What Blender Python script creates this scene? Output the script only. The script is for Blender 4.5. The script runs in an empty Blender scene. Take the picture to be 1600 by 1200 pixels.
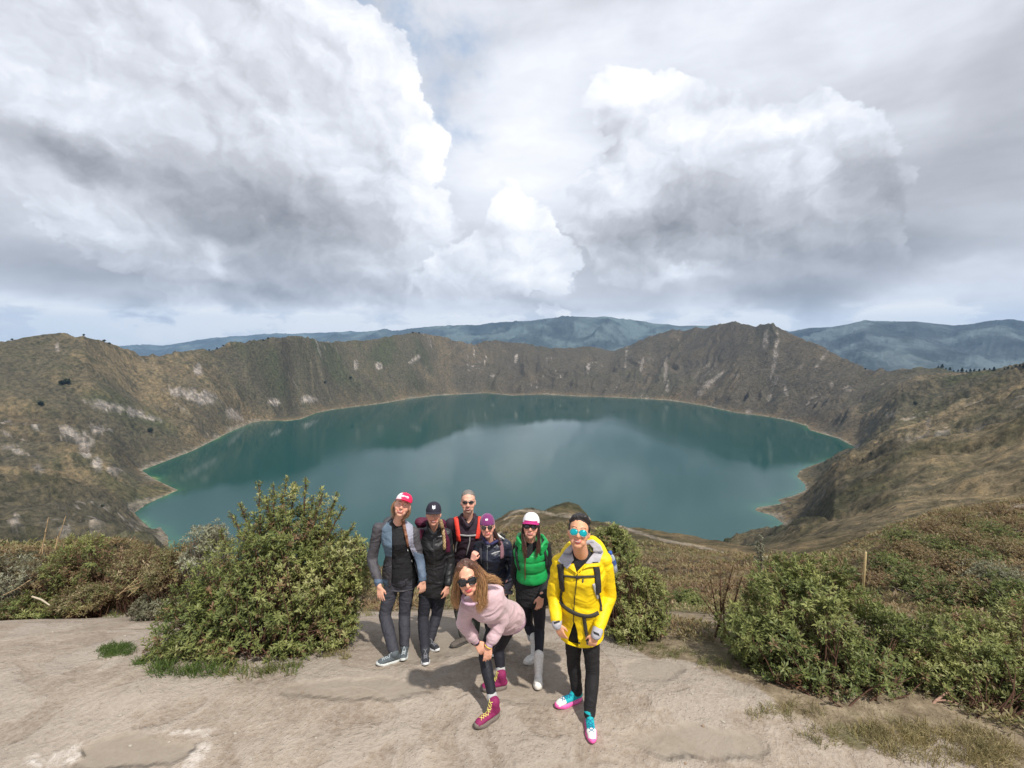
import bpy, bmesh, math, random
import numpy as np
from mathutils import Vector, Matrix, Quaternion
R = math.radians
scene = bpy.context.scene
COL = scene.collection
# ------------------------------------------------------------------ camera
FPX = 711.0                       # focal length in photo pixels (1600 wide)
CAM_Z = 3.10
PITCH = math.atan(65.0 / FPX)
cam_d = bpy.data.cameras.new('camera'); cam = bpy.data.objects.new('camera', cam_d); COL.objects.link(cam)
cam_d.sensor_width = 36.0; cam_d.lens = 36.0 * FPX / 1600.0
cam_d.clip_start = 0.1; cam_d.clip_end = 120000
cam.location = (0, 0, CAM_Z); cam.rotation_euler = (R(90) - PITCH, 0, 0)
scene.camera = cam
def ray(px, py):
    xc = (px - 800) / FPX; yc = (600 - py) / FPX
    c, s = math.cos(PITCH), math.sin(PITCH)
    return (xc, c + s * yc, -s + c * yc)
def P(px, py, d):
    """world point seen at photo pixel (px,py) at forward distance d"""
    x, y, z = ray(px, py); k = d / y
    return Vector((x * k, d, CAM_Z + z * k))
def azel(px, py):
    x, y, z = ray(px, py)
    return math.atan2(x, y), math.atan2(z, math.hypot(x, y))
# ------------------------------------------------------------------ light
SUN_DIR = Vector((0.60, -0.80, 0)).normalized()
SUN_EL = R(57)
SUN_AZ = math.atan2(SUN_DIR.x, SUN_DIR.y)
to_sun = Vector((SUN_DIR.x * math.cos(SUN_EL), SUN_DIR.y * math.cos(SUN_EL), math.sin(SUN_EL)))
sd = bpy.data.lights.new('sun', 'SUN'); so = bpy.data.objects.new('sun', sd); COL.objects.link(so)
sd.energy = 4.4; sd.angle = R(1.5); sd.color = (1.0, 0.95, 0.87)
so.rotation_euler = to_sun.to_track_quat('Z', 'Y').to_euler(); so.location = (20, -30, 40)
scene.view_settings.view_transform = 'Standard'; scene.view_settings.look = 'None'
scene.view_settings.exposure = 0.22; scene.view_settings.gamma = 1.0
# ------------------------------------------------------------------ node helper
class NT:
    def __init__(s, tree):
        s.t = tree; s.n = tree.nodes; s.l = tree.links
    def put(s, sock, v):
        if v is None: return
        if isinstance(v, bpy.types.NodeSocket): s.l.new(v, sock)
        else: sock.default_value = v
    def math(s, op, a, b=None, c=None, clamp=False):
        n = s.n.new('ShaderNodeMath'); n.operation = op; n.use_clamp = clamp
        s.put(n.inputs[0], a); s.put(n.inputs[1], b); s.put(n.inputs[2], c); return n.outputs[0]
    def add(s, a, b): return s.math('ADD', a, b)
    def sub(s, a, b): return s.math('SUBTRACT', a, b)
    def mul(s, a, b): return s.math('MULTIPLY', a, b)
    def vec(s, op, a, b=None, out=0):
        n = s.n.new('ShaderNodeVectorMath'); n.operation = op
        s.put(n.inputs[0], a)
        if op == 'SCALE': s.put(n.inputs['Scale'], b)
        else: s.put(n.inputs[1], b)
        return n.outputs['Value'] if op in ('LENGTH', 'DOT_PRODUCT', 'DISTANCE') else n.outputs[0]
    def comb(s, x, y, z):
        n = s.n.new('ShaderNodeCombineXYZ'); s.put(n.inputs[0], x); s.put(n.inputs[1], y); s.put(n.inputs[2], z); return n.outputs[0]
    def sep(s, v):
        n = s.n.new('ShaderNodeSeparateXYZ'); s.put(n.inputs[0], v); return n.outputs
    def mapr(s, v, a, b, c=0.0, d=1.0, kind='SMOOTHSTEP'):
        n = s.n.new('ShaderNodeMapRange'); n.interpolation_type = kind; n.clamp = True
        s.put(n.inputs[0], v); s.put(n.inputs[1], a); s.put(n.inputs[2], b); s.put(n.inputs[3], c); s.put(n.inputs[4], d); return n.outputs[0]
    def noise(s, vec, scale, detail=4, rough=.5, dist=0., color=False, lac=2.0):
        n = s.n.new('ShaderNodeTexNoise'); s.put(n.inputs['Vector'], vec)
        n.inputs['Scale'].default_value = scale; n.inputs['Detail'].default_value = detail
        n.inputs['Roughness'].default_value = rough; n.inputs['Distortion'].default_value = dist
        n.inputs['Lacunarity'].default_value = lac
        return n.outputs['Color'] if color else n.outputs[0]
    def voro(s, vec, scale, feat='F1', detail=0., rough=.5, out=0):
        n = s.n.new('ShaderNodeTexVoronoi'); n.feature = feat; s.put(n.inputs['Vector'], vec)
        n.inputs['Scale'].default_value = scale
        if 'Detail' in n.inputs: n.inputs['Detail'].default_value = detail; n.inputs['Roughness'].default_value = rough
        if feat == 'SMOOTH_F1': n.normalize = True; n.voronoi_dimensions = '2D'
        return n.outputs[out]
    def mix(s, f, a, b, blend='MIX'):
        n = s.n.new('ShaderNodeMix'); n.data_type = 'RGBA'; n.blend_type = blend
        s.put(n.inputs[0], f)
        s.put(n.inputs[6], a if isinstance(a, bpy.types.NodeSocket) else (*a, 1)[:4])
        s.put(n.inputs[7], b if isinstance(b, bpy.types.NodeSocket) else (*b, 1)[:4]); return n.outputs[2]
    def ramp(s, v, stops, interp='LINEAR'):
        n = s.n.new('ShaderNodeValToRGB'); s.put(n.inputs[0], v); cr = n.color_ramp; cr.interpolation = interp
        while len(cr.elements) < len(stops): cr.elements.new(0.5)
        for e, (p, c) in zip(cr.elements, stops):
            e.position = p; e.color = (*c, 1) if len(c) == 3 else c
        return n.outputs[0]
def srgb(r, g, b):
    f = lambda v: (v / 255) / 12.92 if v <= 10 else ((v / 255 + .055) / 1.055) ** 2.4
    return (f(r), f(g), f(b))
# ------------------------------------------------------------------ sky with clouds
world = bpy.data.worlds.new('World'); scene.world = world; world.use_nodes = True
def build_world():
    t = world.node_tree; t.nodes.clear(); g = NT(t)
    tc = t.nodes.new('ShaderNodeTexCoord'); D = tc.outputs['Generated']
    sky = t.nodes.new('ShaderNodeTexSky'); sky.sky_type = 'NISHITA'; sky.sun_disc = False
    sky.sun_elevation = SUN_EL; sky.sun_rotation = SUN_AZ; sky.altitude = 3800
    x, y, z = g.sep(D)[:3]
    az = g.math('ARCTAN2', x, y); el = g.math('ARCSINE', z)
    base = g.comb(az, el, 0.0)
    Ds = g.vec('MULTIPLY', D, (1, 1, 1.35))
    w1 = g.vec('SUBTRACT', g.noise(Ds, 2.6, 3, .5, color=True), (.5, .5, .5))
    w2 = g.vec('SUBTRACT', g.noise(Ds, 9.0, 6, .6, color=True), (.5, .5, .5))
    Pw = g.vec('ADD', base, g.vec('ADD', g.vec('SCALE', w1, .16), g.vec('SCALE', w2, .10)))
    Pc = g.vec('ADD', base, g.vec('ADD', g.vec('SCALE', w1, .10), g.vec('SCALE', w2, .13)))
    def blob(vec, px, py, rx, ry, a=0.0, b=1.0):
        A, E = azel(px, py); A2, _ = azel(px + rx, py); A3, _ = azel(px - rx, py)
        _, E2 = azel(px, py - ry); _, E3 = azel(px, py + ry)
        sx = 2 / abs(A2 - A3); sy = 2 / abs(E2 - E3)
        q = g.vec('LENGTH', g.vec('MULTIPLY', g.vec('SUBTRACT', vec, (A, E, 0)), (sx, sy, 0)))
        return q
    def soft(px, py, rx, ry, amp):
        return g.mapr(blob(Pw, px, py, rx, ry), 0.0, 1.35, amp, 0.0)
    def addall(items, start):
        acc = start
        for it in items: acc = g.add(acc, it)
        return acc
    # billows: rounded puffs, lit from the upper right
    Q = g.vec('ADD', g.vec('MULTIPLY', base, (1, 1.3, 0)), g.vec('SCALE', w2, .12))
    def puffs(v): return g.mapr(g.voro(v, 7.5, 'SMOOTH_F1', 4, .55), 0.15, .60, 1.0, 0.0, 'LINEAR')
    puff = puffs(Q)
    relief = g.sub(puff, puffs(g.vec('ADD', Q, (.016, .022, 0))))
    fine = g.noise(Ds, 5.0, 9, .60)
    mid = g.noise(g.vec('ADD', Ds, g.vec('SCALE', w1, .5)), 2.4, 7, .55, .4)
    streak = g.noise(g.vec('ADD', g.vec('MULTIPLY', D, (1.2, 1.2, 4.5)), g.vec('SCALE', w1, .4)), 3.2, 7, .58)
    # L is the brightness as seen (0..1 display)
    L = g.add(.805, g.mul(g.sub(mid, .5), .16))
    L = g.add(L, g.mul(g.sub(streak, .5), .22))
    L = addall([soft(1200, 60, 420, 130, .07), soft(880, 90, 130, 120, .05), soft(1560, 100, 160, 130, -.05), soft(1050, 60, 200, 60, .03), soft(1540, 240, 200, 80, -.07), soft(1450, 340, 260, 70, -.06),
                soft(830, 250, 150, 130, .13), soft(760, 300, 120, 80, .05), soft(20, 200, 90, 40, .07), soft(180, 220, 90, 50, .09), soft(60, 300, 180, 60, .05), soft(1500, 430, 220, 50, .06), soft(700, 130, 90, 60, -.05)], L)
    def over(L, circles, soften, pk, base, fade, items):
        F = None
        for (px, py, r) in circles:
            q = g.mul(g.sub(1.0, blob(Pc, px, py, r, r)), r / 100.0)
            F = q if F is None else g.math('SMOOTH_MAX', F, q, .12)
        F = g.add(F, g.mul(g.sub(puff, .5), pk))
        m = g.mapr(F, -soften * .3, soften)
        if fade: m = g.mul(m, g.mapr(el, azel(800, fade[0])[1], azel(800, fade[1])[1], 0.0, 1.0))
        body = g.add(base, g.mul(relief, .22)); body = g.add(body, g.mul(g.sub(fine, .5), .16)); body = g.add(body, g.mul(g.sub(mid, .5), .12))
        body = addall(items, body)
        return g.add(g.mul(L, g.sub(1.0, m)), g.mul(body, m)), m
    L, mA = over(L, [(250, 120, 330), (450, 60, 130), (545, 140, 120), (600, 225, 105), (560, 330, 150), (420, 330, 200), (520, 420, 110)], .07, .42, .84, None,
                 [soft(690, 250, 75, 150, .15), soft(600, 100, 130, 100, .08), soft(480, 30, 130, 60, .07), soft(100, 110, 200, 60, .02), soft(30, 20, 150, 60, -.05), soft(320, 170, 180, 60, -.03)])
    L, mB = over(L, [(1000, 165, 60), (1060, 195, 60), (1130, 225, 75), (1240, 240, 80), (1290, 250, 50), (1100, 320, 150), (1270, 330, 120), (985, 330, 100), (1330, 370, 60)], .07, .36, .86, (500, 400),
                 [soft(1000, 140, 90, 60, .12), soft(955, 220, 35, 50, -.10), soft(1100, 215, 90, 40, .07), soft(1240, 200, 80, 40, .08), soft(1130, 300, 160, 60, -.02), soft(1370, 330, 110, 110, -.13)])
    L, mC = over(L, [(795, 330, 34), (828, 385, 46), (775, 425, 62), (860, 415, 42), (710, 450, 50)], .06, .30, .92, (500, 430), [soft(800, 320, 60, 40, .08), soft(800, 400, 60, 50, .04), soft(740, 400, 60, 60, -.06)])
    L, mD = over(L, [(870, 494, 16), (885, 498, 13), (856, 490, 10)], .05, .16, .88, None, [])
    L = addall([soft(400, 310, 240, 85, -.20), soft(330, 265, 110, 40, -.05), soft(480, 400, 200, 80, -.15), soft(450, 455, 170, 34, -.10), soft(95, 240, 125, 42, -.21), soft(150, 415, 280, 50, -.14), soft(220, 478, 110, 22, -.13),
                soft(1060, 385, 190, 62, -.18), soft(1010, 370, 100, 40, -.06), soft(1290, 400, 190, 55, -.17), soft(1250, 455, 140, 32, -.13), soft(1180, 340, 220, 60, -.06), soft(1400, 290, 180, 60, -.05), soft(1100, 455, 200, 26, -.07),
                soft(700, 455, 140, 26, -.06), soft(850, 478, 160, 14, -.09), soft(350, 400, 40, 26, .15), soft(560, 290, 60, 60, .02), soft(1060, 440, 70, 16, .10)], L)
    # broken bright band above the horizon
    hzn = g.mul(g.mapr(g.noise(g.vec('ADD', g.vec('MULTIPLY', D, (1, 1, 2.6)), g.vec('SCALE', w2, .06)), 8, 7, .6), .40, .56), g.mapr(el, R(1.5), R(4.8), .28, 0.0))
    L = g.add(L, g.add(g.mul(g.mapr(el, R(1.0), R(6.0), 1.0, 0.0), .10), hzn))
    V = lambda v, t=(1, 1, 1): srgb(v * t[0], v * t[1], v * t[2])
    col = g.ramp(g.mapr(L, .5, 1.02, 0.0, 1.0, 'LINEAR'), [(0.0, V(126, (.985, .99, 1.03))), (.25, V(160, (.985, .993, 1.03))), (.5, V(194, (.985, .995, 1.03))), (.72, V(229, (.98, .995, 1.03))), (.95, V(254))])
    warm = g.mapr(el, R(1), R(10), .75, 0.0)
    col = g.mix(warm, col, g.mix(1.0, col, (1.02, .98, .93), 'MULTIPLY'))
    # blue openings
    blue = addall([soft(640, 20, 160, 60, 1.3), soft(740, 150, 80, 75, .8), soft(700, 200, 60, 40, .7), soft(215, 262, 50, 36, .6), soft(700, 80, 120, 60, .5)], 0.0)
    blue = g.mul(blue, g.mapr(fine, .62, .38))
    blue = g.mul(g.mul(blue, g.sub(1.0, g.mul(mA, .93))), g.sub(1.0, g.mul(mB, .9)))
    lowblue = g.mul(g.mapr(el, R(-1), R(3.0), .35, 0.0), g.mapr(fine, .6, .45))
    blue = g.math('MINIMUM', g.add(blue, lowblue), 0.85)
    skyc = g.mix(1.0, g.mix(1.0, sky.outputs[0], (.10, .10, .10), 'MULTIPLY'), srgb(128, 150, 178), 'ADD')
    skyc = g.mix(.75, skyc, srgb(163, 180, 203))
    col = g.mix(blue, col, skyc)
    # below the horizon: dull earth tone (never seen)
    col = g.mix(g.mapr(el, R(-6), R(-1), 1.0, 0.0), col, (.22, .21, .19))
    bg = t.nodes.new('ShaderNodeBackground'); g.put(bg.inputs[0], col); bg.inputs[1].default_value = 1.0
    out = t.nodes.new('ShaderNodeOutputWorld'); t.links.new(bg.outputs[0], out.inputs[0])
build_world()
world.cycles.sampling_method = 'MANUAL'; world.cycles.sample_map_resolution = 512
# ------------------------------------------------------------------ scene helpers
def mat(name):
    m = bpy.data.materials.new(name); m.use_nodes = True; m.node_tree.nodes.clear()
    g = NT(m.node_tree); b = g.n.new('ShaderNodeBsdfPrincipled'); o = g.n.new('ShaderNodeOutputMaterial')
    g.l.new(b.outputs[0], o.inputs[0]); return m, g, b
def tag(o, label=None, cat=None, group=None, kind=None):
    if label: o['label'] = label
    if cat: o['category'] = cat
    if group: o['group'] = group
    if kind: o['kind'] = kind
    return o
def empty(name, loc, label=None, cat=None, group=None):
    o = bpy.data.objects.new(name, None); COL.objects.link(o); o.location = loc; o.empty_display_size = .2
    return tag(o, label, cat, group)
def link(name, me, mats=(), parent=None, smooth=True):
    o = bpy.data.objects.new(name, me); COL.objects.link(o)
    for m in (mats if isinstance(mats, (list, tuple)) else [mats]): me.materials.append(m)
    if smooth: me.shade_smooth()
    if parent is not None:
        o.parent = parent; o.matrix_parent_inverse = Matrix.Translation(-Vector(parent.location)) if parent.type == 'EMPTY' else Matrix()
    return o
def mesh_np(name, V, F):
    """V (n,3) float, F (m,k) int with fixed k"""
    V = np.asarray(V, np.float32); F = np.asarray(F, np.int32); k = F.shape[1]
    me = bpy.data.meshes.new(name); me.vertices.add(len(V)); me.vertices.foreach_set('co', V.ravel())
    me.loops.add(F.size); me.loops.foreach_set('vertex_index', F.ravel())
    me.polygons.add(len(F)); me.polygons.foreach_set('loop_start', np.arange(0, F.size, k, dtype=np.int32))
    me.update(calc_edges=True); return me
def set_attr(me, name, arr, typ='FLOAT'):
    a = me.attributes.new(name, 'FLOAT_COLOR' if typ == 'COLOR' else 'FLOAT', 'POINT')
    if typ == 'COLOR':
        c = np.ones((len(arr), 4), np.float32); c[:, :3] = arr; a.data.foreach_set('color', c.ravel())
    else: a.data.foreach_set('value', np.asarray(arr, np.float32).ravel())
# numpy noise
def _hash(ix, iy, seed):
    h = (ix.astype(np.int64) * 374761393 + iy.astype(np.int64) * 668265263 + seed * 1442695041) & 0xffffffff
    h = ((h ^ (h >> 13)) * 1274126177) & 0xffffffff
    h = ((h ^ (h >> 16)) * 2246822519) & 0xffffffff
    return ((h ^ (h >> 15)) & 0xffffff) / float(0xffffff)
def vnoise(x, y, seed=0):
    x = np.asarray(x, float); y = np.asarray(y, float)
    ix = np.floor(x); iy = np.floor(y); fx = x - ix; fy = y - iy
    fx = fx * fx * fx * (fx * (fx * 6 - 15) + 10); fy = fy * fy * fy * (fy * (fy * 6 - 15) + 10)
    a = _hash(ix, iy, seed); b = _hash(ix + 1, iy, seed); c = _hash(ix, iy + 1, seed); d = _hash(ix + 1, iy + 1, seed)
    return (a + (b - a) * fx) * (1 - fy) + (c + (d - c) * fx) * fy
def fbm(x, y, octv=5, seed=0, gain=.5, lac=2.03):
    s = 0; a = 1; t = 0
    for i in range(octv):
        s = s + a * (vnoise(x + 17.3 * i, y - 9.1 * i, seed + i) - .5); t += a; a *= gain; x = x * lac; y = y * lac
    return 2 * s / t
def ridged(x, y, octv=5, seed=0, gain=.5, lac=2.07):
    s = 0; a = 1; t = 0
    for i in range(octv):
        n = 1 - np.abs(2 * vnoise(x + 11.7 * i, y + 5.3 * i, seed + i) - 1); s = s + a * n; t += a; a *= gain; x = x * lac; y = y * lac
    return s / t          # 0..1, ridges at 1
def sstep(v, a, b):
    t = np.clip((v - a) / (b - a), 0, 1); return t * t * (3 - 2 * t)
# ------------------------------------------------------------------ terrain
LAKE_Z = -330.0
def plane_depth(px, py, z0):
    x, y, z = ray(px, py); return (z0 - CAM_Z) / z * y
def curve(pts):
    """[(px,py,depth or 'L')] -> arrays u, depth, z"""
    o = []
    for px, py, d in pts:
        if d == 'L': d = plane_depth(px, py, LAKE_Z)
        w = P(px, py, d); o.append((w.x / w.y, w.y, w.z))
    o = np.array(sorted(o)); return o
def cev(c, u):
    return np.interp(u, c[:, 0], c[:, 1]), np.interp(u, c[:, 0], c[:, 2])
def ground_z(x, y):
    t = np.maximum(np.asarray(y, float) - 3.75, 0)
    t = np.minimum(t, 3.0)
    z = -0.13 * t - 0.085 * t * t
    z = z + 0.02 * fbm(np.asarray(x) / 1.7 + 3, np.asarray(y) / 1.7, 4, 5)
    return z
def gz(x, y): return float(ground_z(np.array([x]), np.array([y]))[0])
C_N0b = curve([(-100, 880, 10), (0, 874, 10), (200, 872, 11), (300, 900, 16), (600, 925, 20), (700, 915, 24), (800, 900, 26), (900, 895, 26), (1000, 905, 24), (1100, 915, 20), (1200, 910, 17), (1300, 905, 13), (1400, 885, 12), (1500, 872, 13), (1600, 860, 14), (1700, 850, 14)])
C_N1 = curve([(-100, 858, 16), (0, 855, 16), (200, 853, 18), (300, 880, 34), (450, 890, 60), (600, 890, 80), (660, 872, 100), (700, 846, 120), (740, 832, 140), (785, 806, 150), (800, 799, 158), (830, 796, 165), (850, 801, 165), (870, 794, 172), (888, 789, 178), (905, 796, 178), (925, 815, 160), (960, 822, 140), (1000, 829, 130), (1040, 838, 120), (1100, 851, 120), (1170, 859, 130), (1205, 862, 120), (1250, 868, 80), (1300, 866, 50), (1350, 850, 42), (1400, 828, 36), (1450, 810, 35), (1500, 802, 37), (1550, 797, 40), (1600, 788, 42), (1700, 765, 42)])
C_M1 = curve([(-100, 872, 450), (0, 868, 450), (150, 858, 520), (240, 850, 640), (300, 905, 'L'), (450, 908, 'L'), (900, 905, 'L'), (1100, 885, 'L'), (1205, 853, 'L'), (1250, 838, 590), (1300, 835, 340), (1400, 818, 260), (1500, 803, 240), (1600, 785, 220), (1700, 760, 220)])
C_M2 = curve([(-100, 735, 820), (0, 730, 870), (100, 722, 960), (160, 735, 1000), (215, 765, 'L'), (300, 770, 'L'), (800, 720, 'L'), (1180, 760, 'L'), (1260, 765, 'L'), (1300, 735, 1010), (1400, 700, 850), (1500, 690, 700), (1600, 672, 600), (1700, 660, 550)])
C_M3 = curve([(-100, 640, 1010), (0, 628, 1110), (100, 615, 1230), (170, 660, 1230), (222, 735, 'L'), (300, 705, 'L'), (365, 672, 'L'), (420, 657, 'L'), (520, 640, 'L'), (600, 630, 'L'), (680, 618, 'L'), (760, 614, 'L'), (850, 617, 'L'), (960, 621, 'L'), (1040, 625, 'L'), (1100, 634, 'L'), (1150, 645, 'L'), (1200, 650, 'L'), (1260, 665, 'L'), (1310, 685, 'L'), (1340, 703, 'L'), (1400, 645, 1320), (1500, 625, 1150), (1600, 610, 950), (1700, 600, 900)])
RIM = [(-100, 522, 1300), (0, 530, 1330), (60, 525, 1400), (130, 521, 1450), (170, 536, 1560), (215, 554, 1700), (250, 553, 1780), (300, 546, 1900), (345, 541, 2000), (390, 531, 2100), (440, 522, 2200), (480, 525, 2400), (540, 533, 2700), (590, 528, 2900), (650, 519, 3100), (690, 526, 3300), (740, 539, 3450), (780, 531, 3550), (830, 538, 3600), (860, 544, 3600), (920, 541, 3600), (960, 546, 3550), (1000, 531, 3500), (1050, 515, 3400), (1100, 511, 3200), (1150, 500, 3000), (1180, 506, 2850), (1200, 503, 2750), (1220, 511, 2650), (1260, 531, 2480), (1300, 551, 2300), (1350, 573, 2100), (1400, 573, 2000), (1430, 570, 1900), (1500, 577, 1750), (1550, 580, 1600), (1600, 573, 1500), (1700, 570, 1400)]
C_M4 = curve(RIM)
LAKE_PX = [(222, 735), (300, 705), (330, 690), (365, 672), (395, 660), (420, 657), (445, 658), (470, 655), (495, 645), (520, 640), (560, 635), (600, 630), (640, 623), (680, 618), (760, 614), (800, 618), (850, 616), (900, 619), (960, 621), (1040, 625), (1070, 629), (1100, 634), (1150, 645), (1200, 651), (1235, 658), (1260, 665), (1265, 672), (1310, 685), (1335, 698), (1342, 704), (1310, 716), (1270, 727), (1250, 735), (1245, 745), (1258, 757), (1259, 766), (1240, 775), (1215, 781), (1222, 787), (1182, 793), (1180, 798), (1208, 806), (1225, 818), (1216, 832), (1205, 853), (1150, 872), (1050, 895), (900, 908), (600, 912), (400, 908), (300, 895), (262, 860), (262, 838), (250, 825), (238, 832), (228, 822), (207, 803), (228, 788), (250, 778), (278, 766), (255, 755), (240, 748)]
LK = np.array([[P(px, py, plane_depth(px, py, LAKE_Z)).x, P(px, py, plane_depth(px, py, LAKE_Z)).y] for px, py in LAKE_PX])
def poly_sd(X, Y, poly):
    """signed distance, negative inside"""
    lo = poly.min(0) - 500; hi = poly.max(0) + 500; sel = (X > lo[0]) & (X < hi[0]) & (Y > lo[1]) & (Y < hi[1])
    if X.ndim == 2 and not sel.all():
        out = np.full(X.shape, 500.0)
        if sel.any(): out[sel] = poly_sd(X[sel], Y[sel], poly)
        return out
    d = np.full(X.shape, 1e18); inside = np.zeros(X.shape, bool); n = len(poly)
    for i in range(n):
        x0, y0 = poly[i]; x1, y1 = poly[(i + 1) % n]
        dx, dy = x1 - x0, y1 - y0
        t = np.clip(((X - x0) * dx + (Y - y0) * dy) / (dx * dx + dy * dy + 1e-9), 0, 1)
        d = np.minimum(d, (X - x0 - t * dx) ** 2 + (Y - y0 - t * dy) ** 2)
        c = ((y0 > Y) != (y1 > Y)) & (X < dx * (Y - y0) / (dy if abs(dy) > 1e-9 else 1e-9) + x0)
        inside ^= c
    d = np.sqrt(d); return np.where(inside, -d, d)
def ground_pt(px, py):
    d = 4.0
    for _ in range(12):
        x, y, z = ray(px, py); zz = gz(x / y * d, d); d = (zz - CAM_Z) / z * y
    return (x / y * d, d)
DIRT_PX = [(-700, 985), (-200, 975), (0, 966), (120, 960), (250, 955), (400, 955), (560, 950), (640, 930), (760, 928), (860, 935), (930, 960), (975, 992), (1020, 1012), (1085, 1022), (1150, 1062), (1215, 1112), (1300, 1150), (1420, 1185), (1650, 1240)]
DIRT = np.array([ground_pt(*p) for p in DIRT_PX] + [(4.5, -6), (8, -30), (-14, -30), (-14, 4)])
LC = np.array([80.0, 1750.0])         # lake centre
def detail_height(X, Y, r, sdl, macro):
    """erosion detail in metres"""
    phi = np.arctan2(X - LC[0], -(Y - LC[1])); rr = np.hypot(X - LC[0], Y - LC[1])
    far = sstep(r, 180, 700)
    wx = X + 60 * fbm(X / 260, Y / 260, 3, 40); wy = Y + 60 * fbm(X / 260 + 9, Y / 260, 3, 41)
    g = ridged(phi * 12 + 1.3 * fbm(X / 300, Y / 300, 3, 11), rr / 900, 4, 7, .55)
    big = fbm(wx / 330, wy / 330, 5, 3)
    h = far * (100 * (g - .62) + 34 * big)
    h += far * 15 * (ridged(wx / 85, wy / 85, 5, 21) - .6) + far * 4 * fbm(X / 16, Y / 16, 3, 61)
    mid = sstep(r, 18, 60) * (1 - sstep(r, 250, 900))
    h += mid * (3.0 * fbm(X / 26, Y / 26, 5, 33) * sstep(r, 20, 160) + 1.5 * (ridged(wx / 22, wy / 22, 4, 25) - .6) * sstep(r, 20, 120))
    near = sstep(r, 7, 14) * (1 - sstep(r, 60, 160))
    h += near * (.55 * fbm(X / 3.2, Y / 3.2, 5, 51))
    return h
def terrain_height(X, Y):
    r = np.hypot(X, Y); az = np.arctan2(X, Y)
    azc = np.clip(az, -R(54), R(54)); u = np.tan(azc); dep = r * np.cos(azc)
    zg = ground_z(X, Y)
    nodes = []
    e = np.interp(u, [-1.3, -.7, -.3, 0, .2, .45, .7, 1.3], [6.6, 6.4, 6.2, 6.2, 6.0, 5.2, 4.6, 4.2])
    ze = ground_z(u * e, e)
    nodes.append((e, ze)); nodes.append(cev(C_N0b, u)); nodes.append(cev(C_N1, u)); nodes.append(cev(C_M1, u))
    nodes.append(cev(C_M2, u)); nodes.append(cev(C_M3, u)); nodes.append(cev(C_M4, u))
    d4, z4 = nodes[-1]
    nodes.append((d4 + 500, z4 - 230)); nodes.append((d4 + 1800, z4 * 0 - 520)); nodes.append((d4 * 0 + 22500, z4 * 0 - 900))
    z = np.where(dep < e, zg, 0.0)
    for (d0, z0), (d1, z1) in zip(nodes[:-1], nodes[1:]):
        m = (dep >= d0) & (dep < d1)
        t = (dep - d0) / np.maximum(d1 - d0, .01)
        zi = z0 + (z1 - z0) * t
        z = np.where(m, zi, z)
    # concave crater wall
    d3, z3 = nodes[5]
    t = np.clip((dep - d3) / (d4 - d3), 0, 1); z = z - np.where((t > 0) & (t < 1), 4 * t * (1 - t) * (z4 - z3) * .06, 0)
    sdl = poly_sd(X, Y, LK)
    rimd = np.exp(-((dep - d4) / 260.0) ** 2)
    h = detail_height(X, Y, r, sdl, z)
    h = h * (1 - .55 * rimd) - rimd * 4
    z = z + h * sstep(sdl, -20, 130) 
    lk = (sdl < 400) & (r > 300)
    zo = LAKE_Z + np.minimum(sdl * .2, 5) + np.maximum(z - LAKE_Z, 0) * sstep(sdl, -20, 70 + 40 * fbm(X / 60, Y / 60, 3, 66))
    zin = LAKE_Z + sdl * .25
    z = np.where(lk, np.where(sdl > 0, np.where(sdl < 110, zo, np.maximum(z, LAKE_Z + 5)), np.maximum(zin, LAKE_Z - 40)), z)
    # behind the camera the rim is a plain shoulder
    back = sstep(np.abs(az), R(75), R(115)); zb = -.04 * np.maximum(r - 14, 0) - 0.00002 * r * r
    zb = np.maximum(zb, -700) + 2 * fbm(X / 90, Y / 90, 4, 8) * sstep(r, 15, 90)
    z = z * (1 - back) + zb * back
    return z, sdl, dep, u
azf = np.arange(-56, 56.001, .115)
azs = np.concatenate([np.arange(-180, -56, 2.5), azf, np.arange(58.5, 179, 2.5)])
rings = np.concatenate([np.geomspace(.4, 2.6, 10)[:-1], np.arange(2.6, 9, .045), np.geomspace(9, 300, 230), np.linspace(303, 4300, 520), np.geomspace(4400, 22000, 26)])
RI, AZ = np.meshgrid(rings, R(1) * azs, indexing='ij')
GX = RI * np.sin(AZ); GY = RI * np.cos(AZ)
GZ, SDL, DEP, UU = terrain_height(GX, GY)
nr, na = GX.shape
def terrain_at(x, y):
    """height of the built mesh (bilinear on the grid)"""
    r = math.hypot(x, y); a = math.degrees(math.atan2(x, y))
    i = np.clip(np.searchsorted(rings, r) - 1, 0, nr - 2); j = np.clip(np.searchsorted(azs, a) - 1, 0, na - 2)
    t = (r - rings[i]) / (rings[i + 1] - rings[i]); s = (a - azs[j]) / (azs[j + 1] - azs[j])
    return float((GZ[i, j] * (1 - s) + GZ[i, j + 1] * s) * (1 - t) + (GZ[i + 1, j] * (1 - s) + GZ[i + 1, j + 1] * s) * t)
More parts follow.
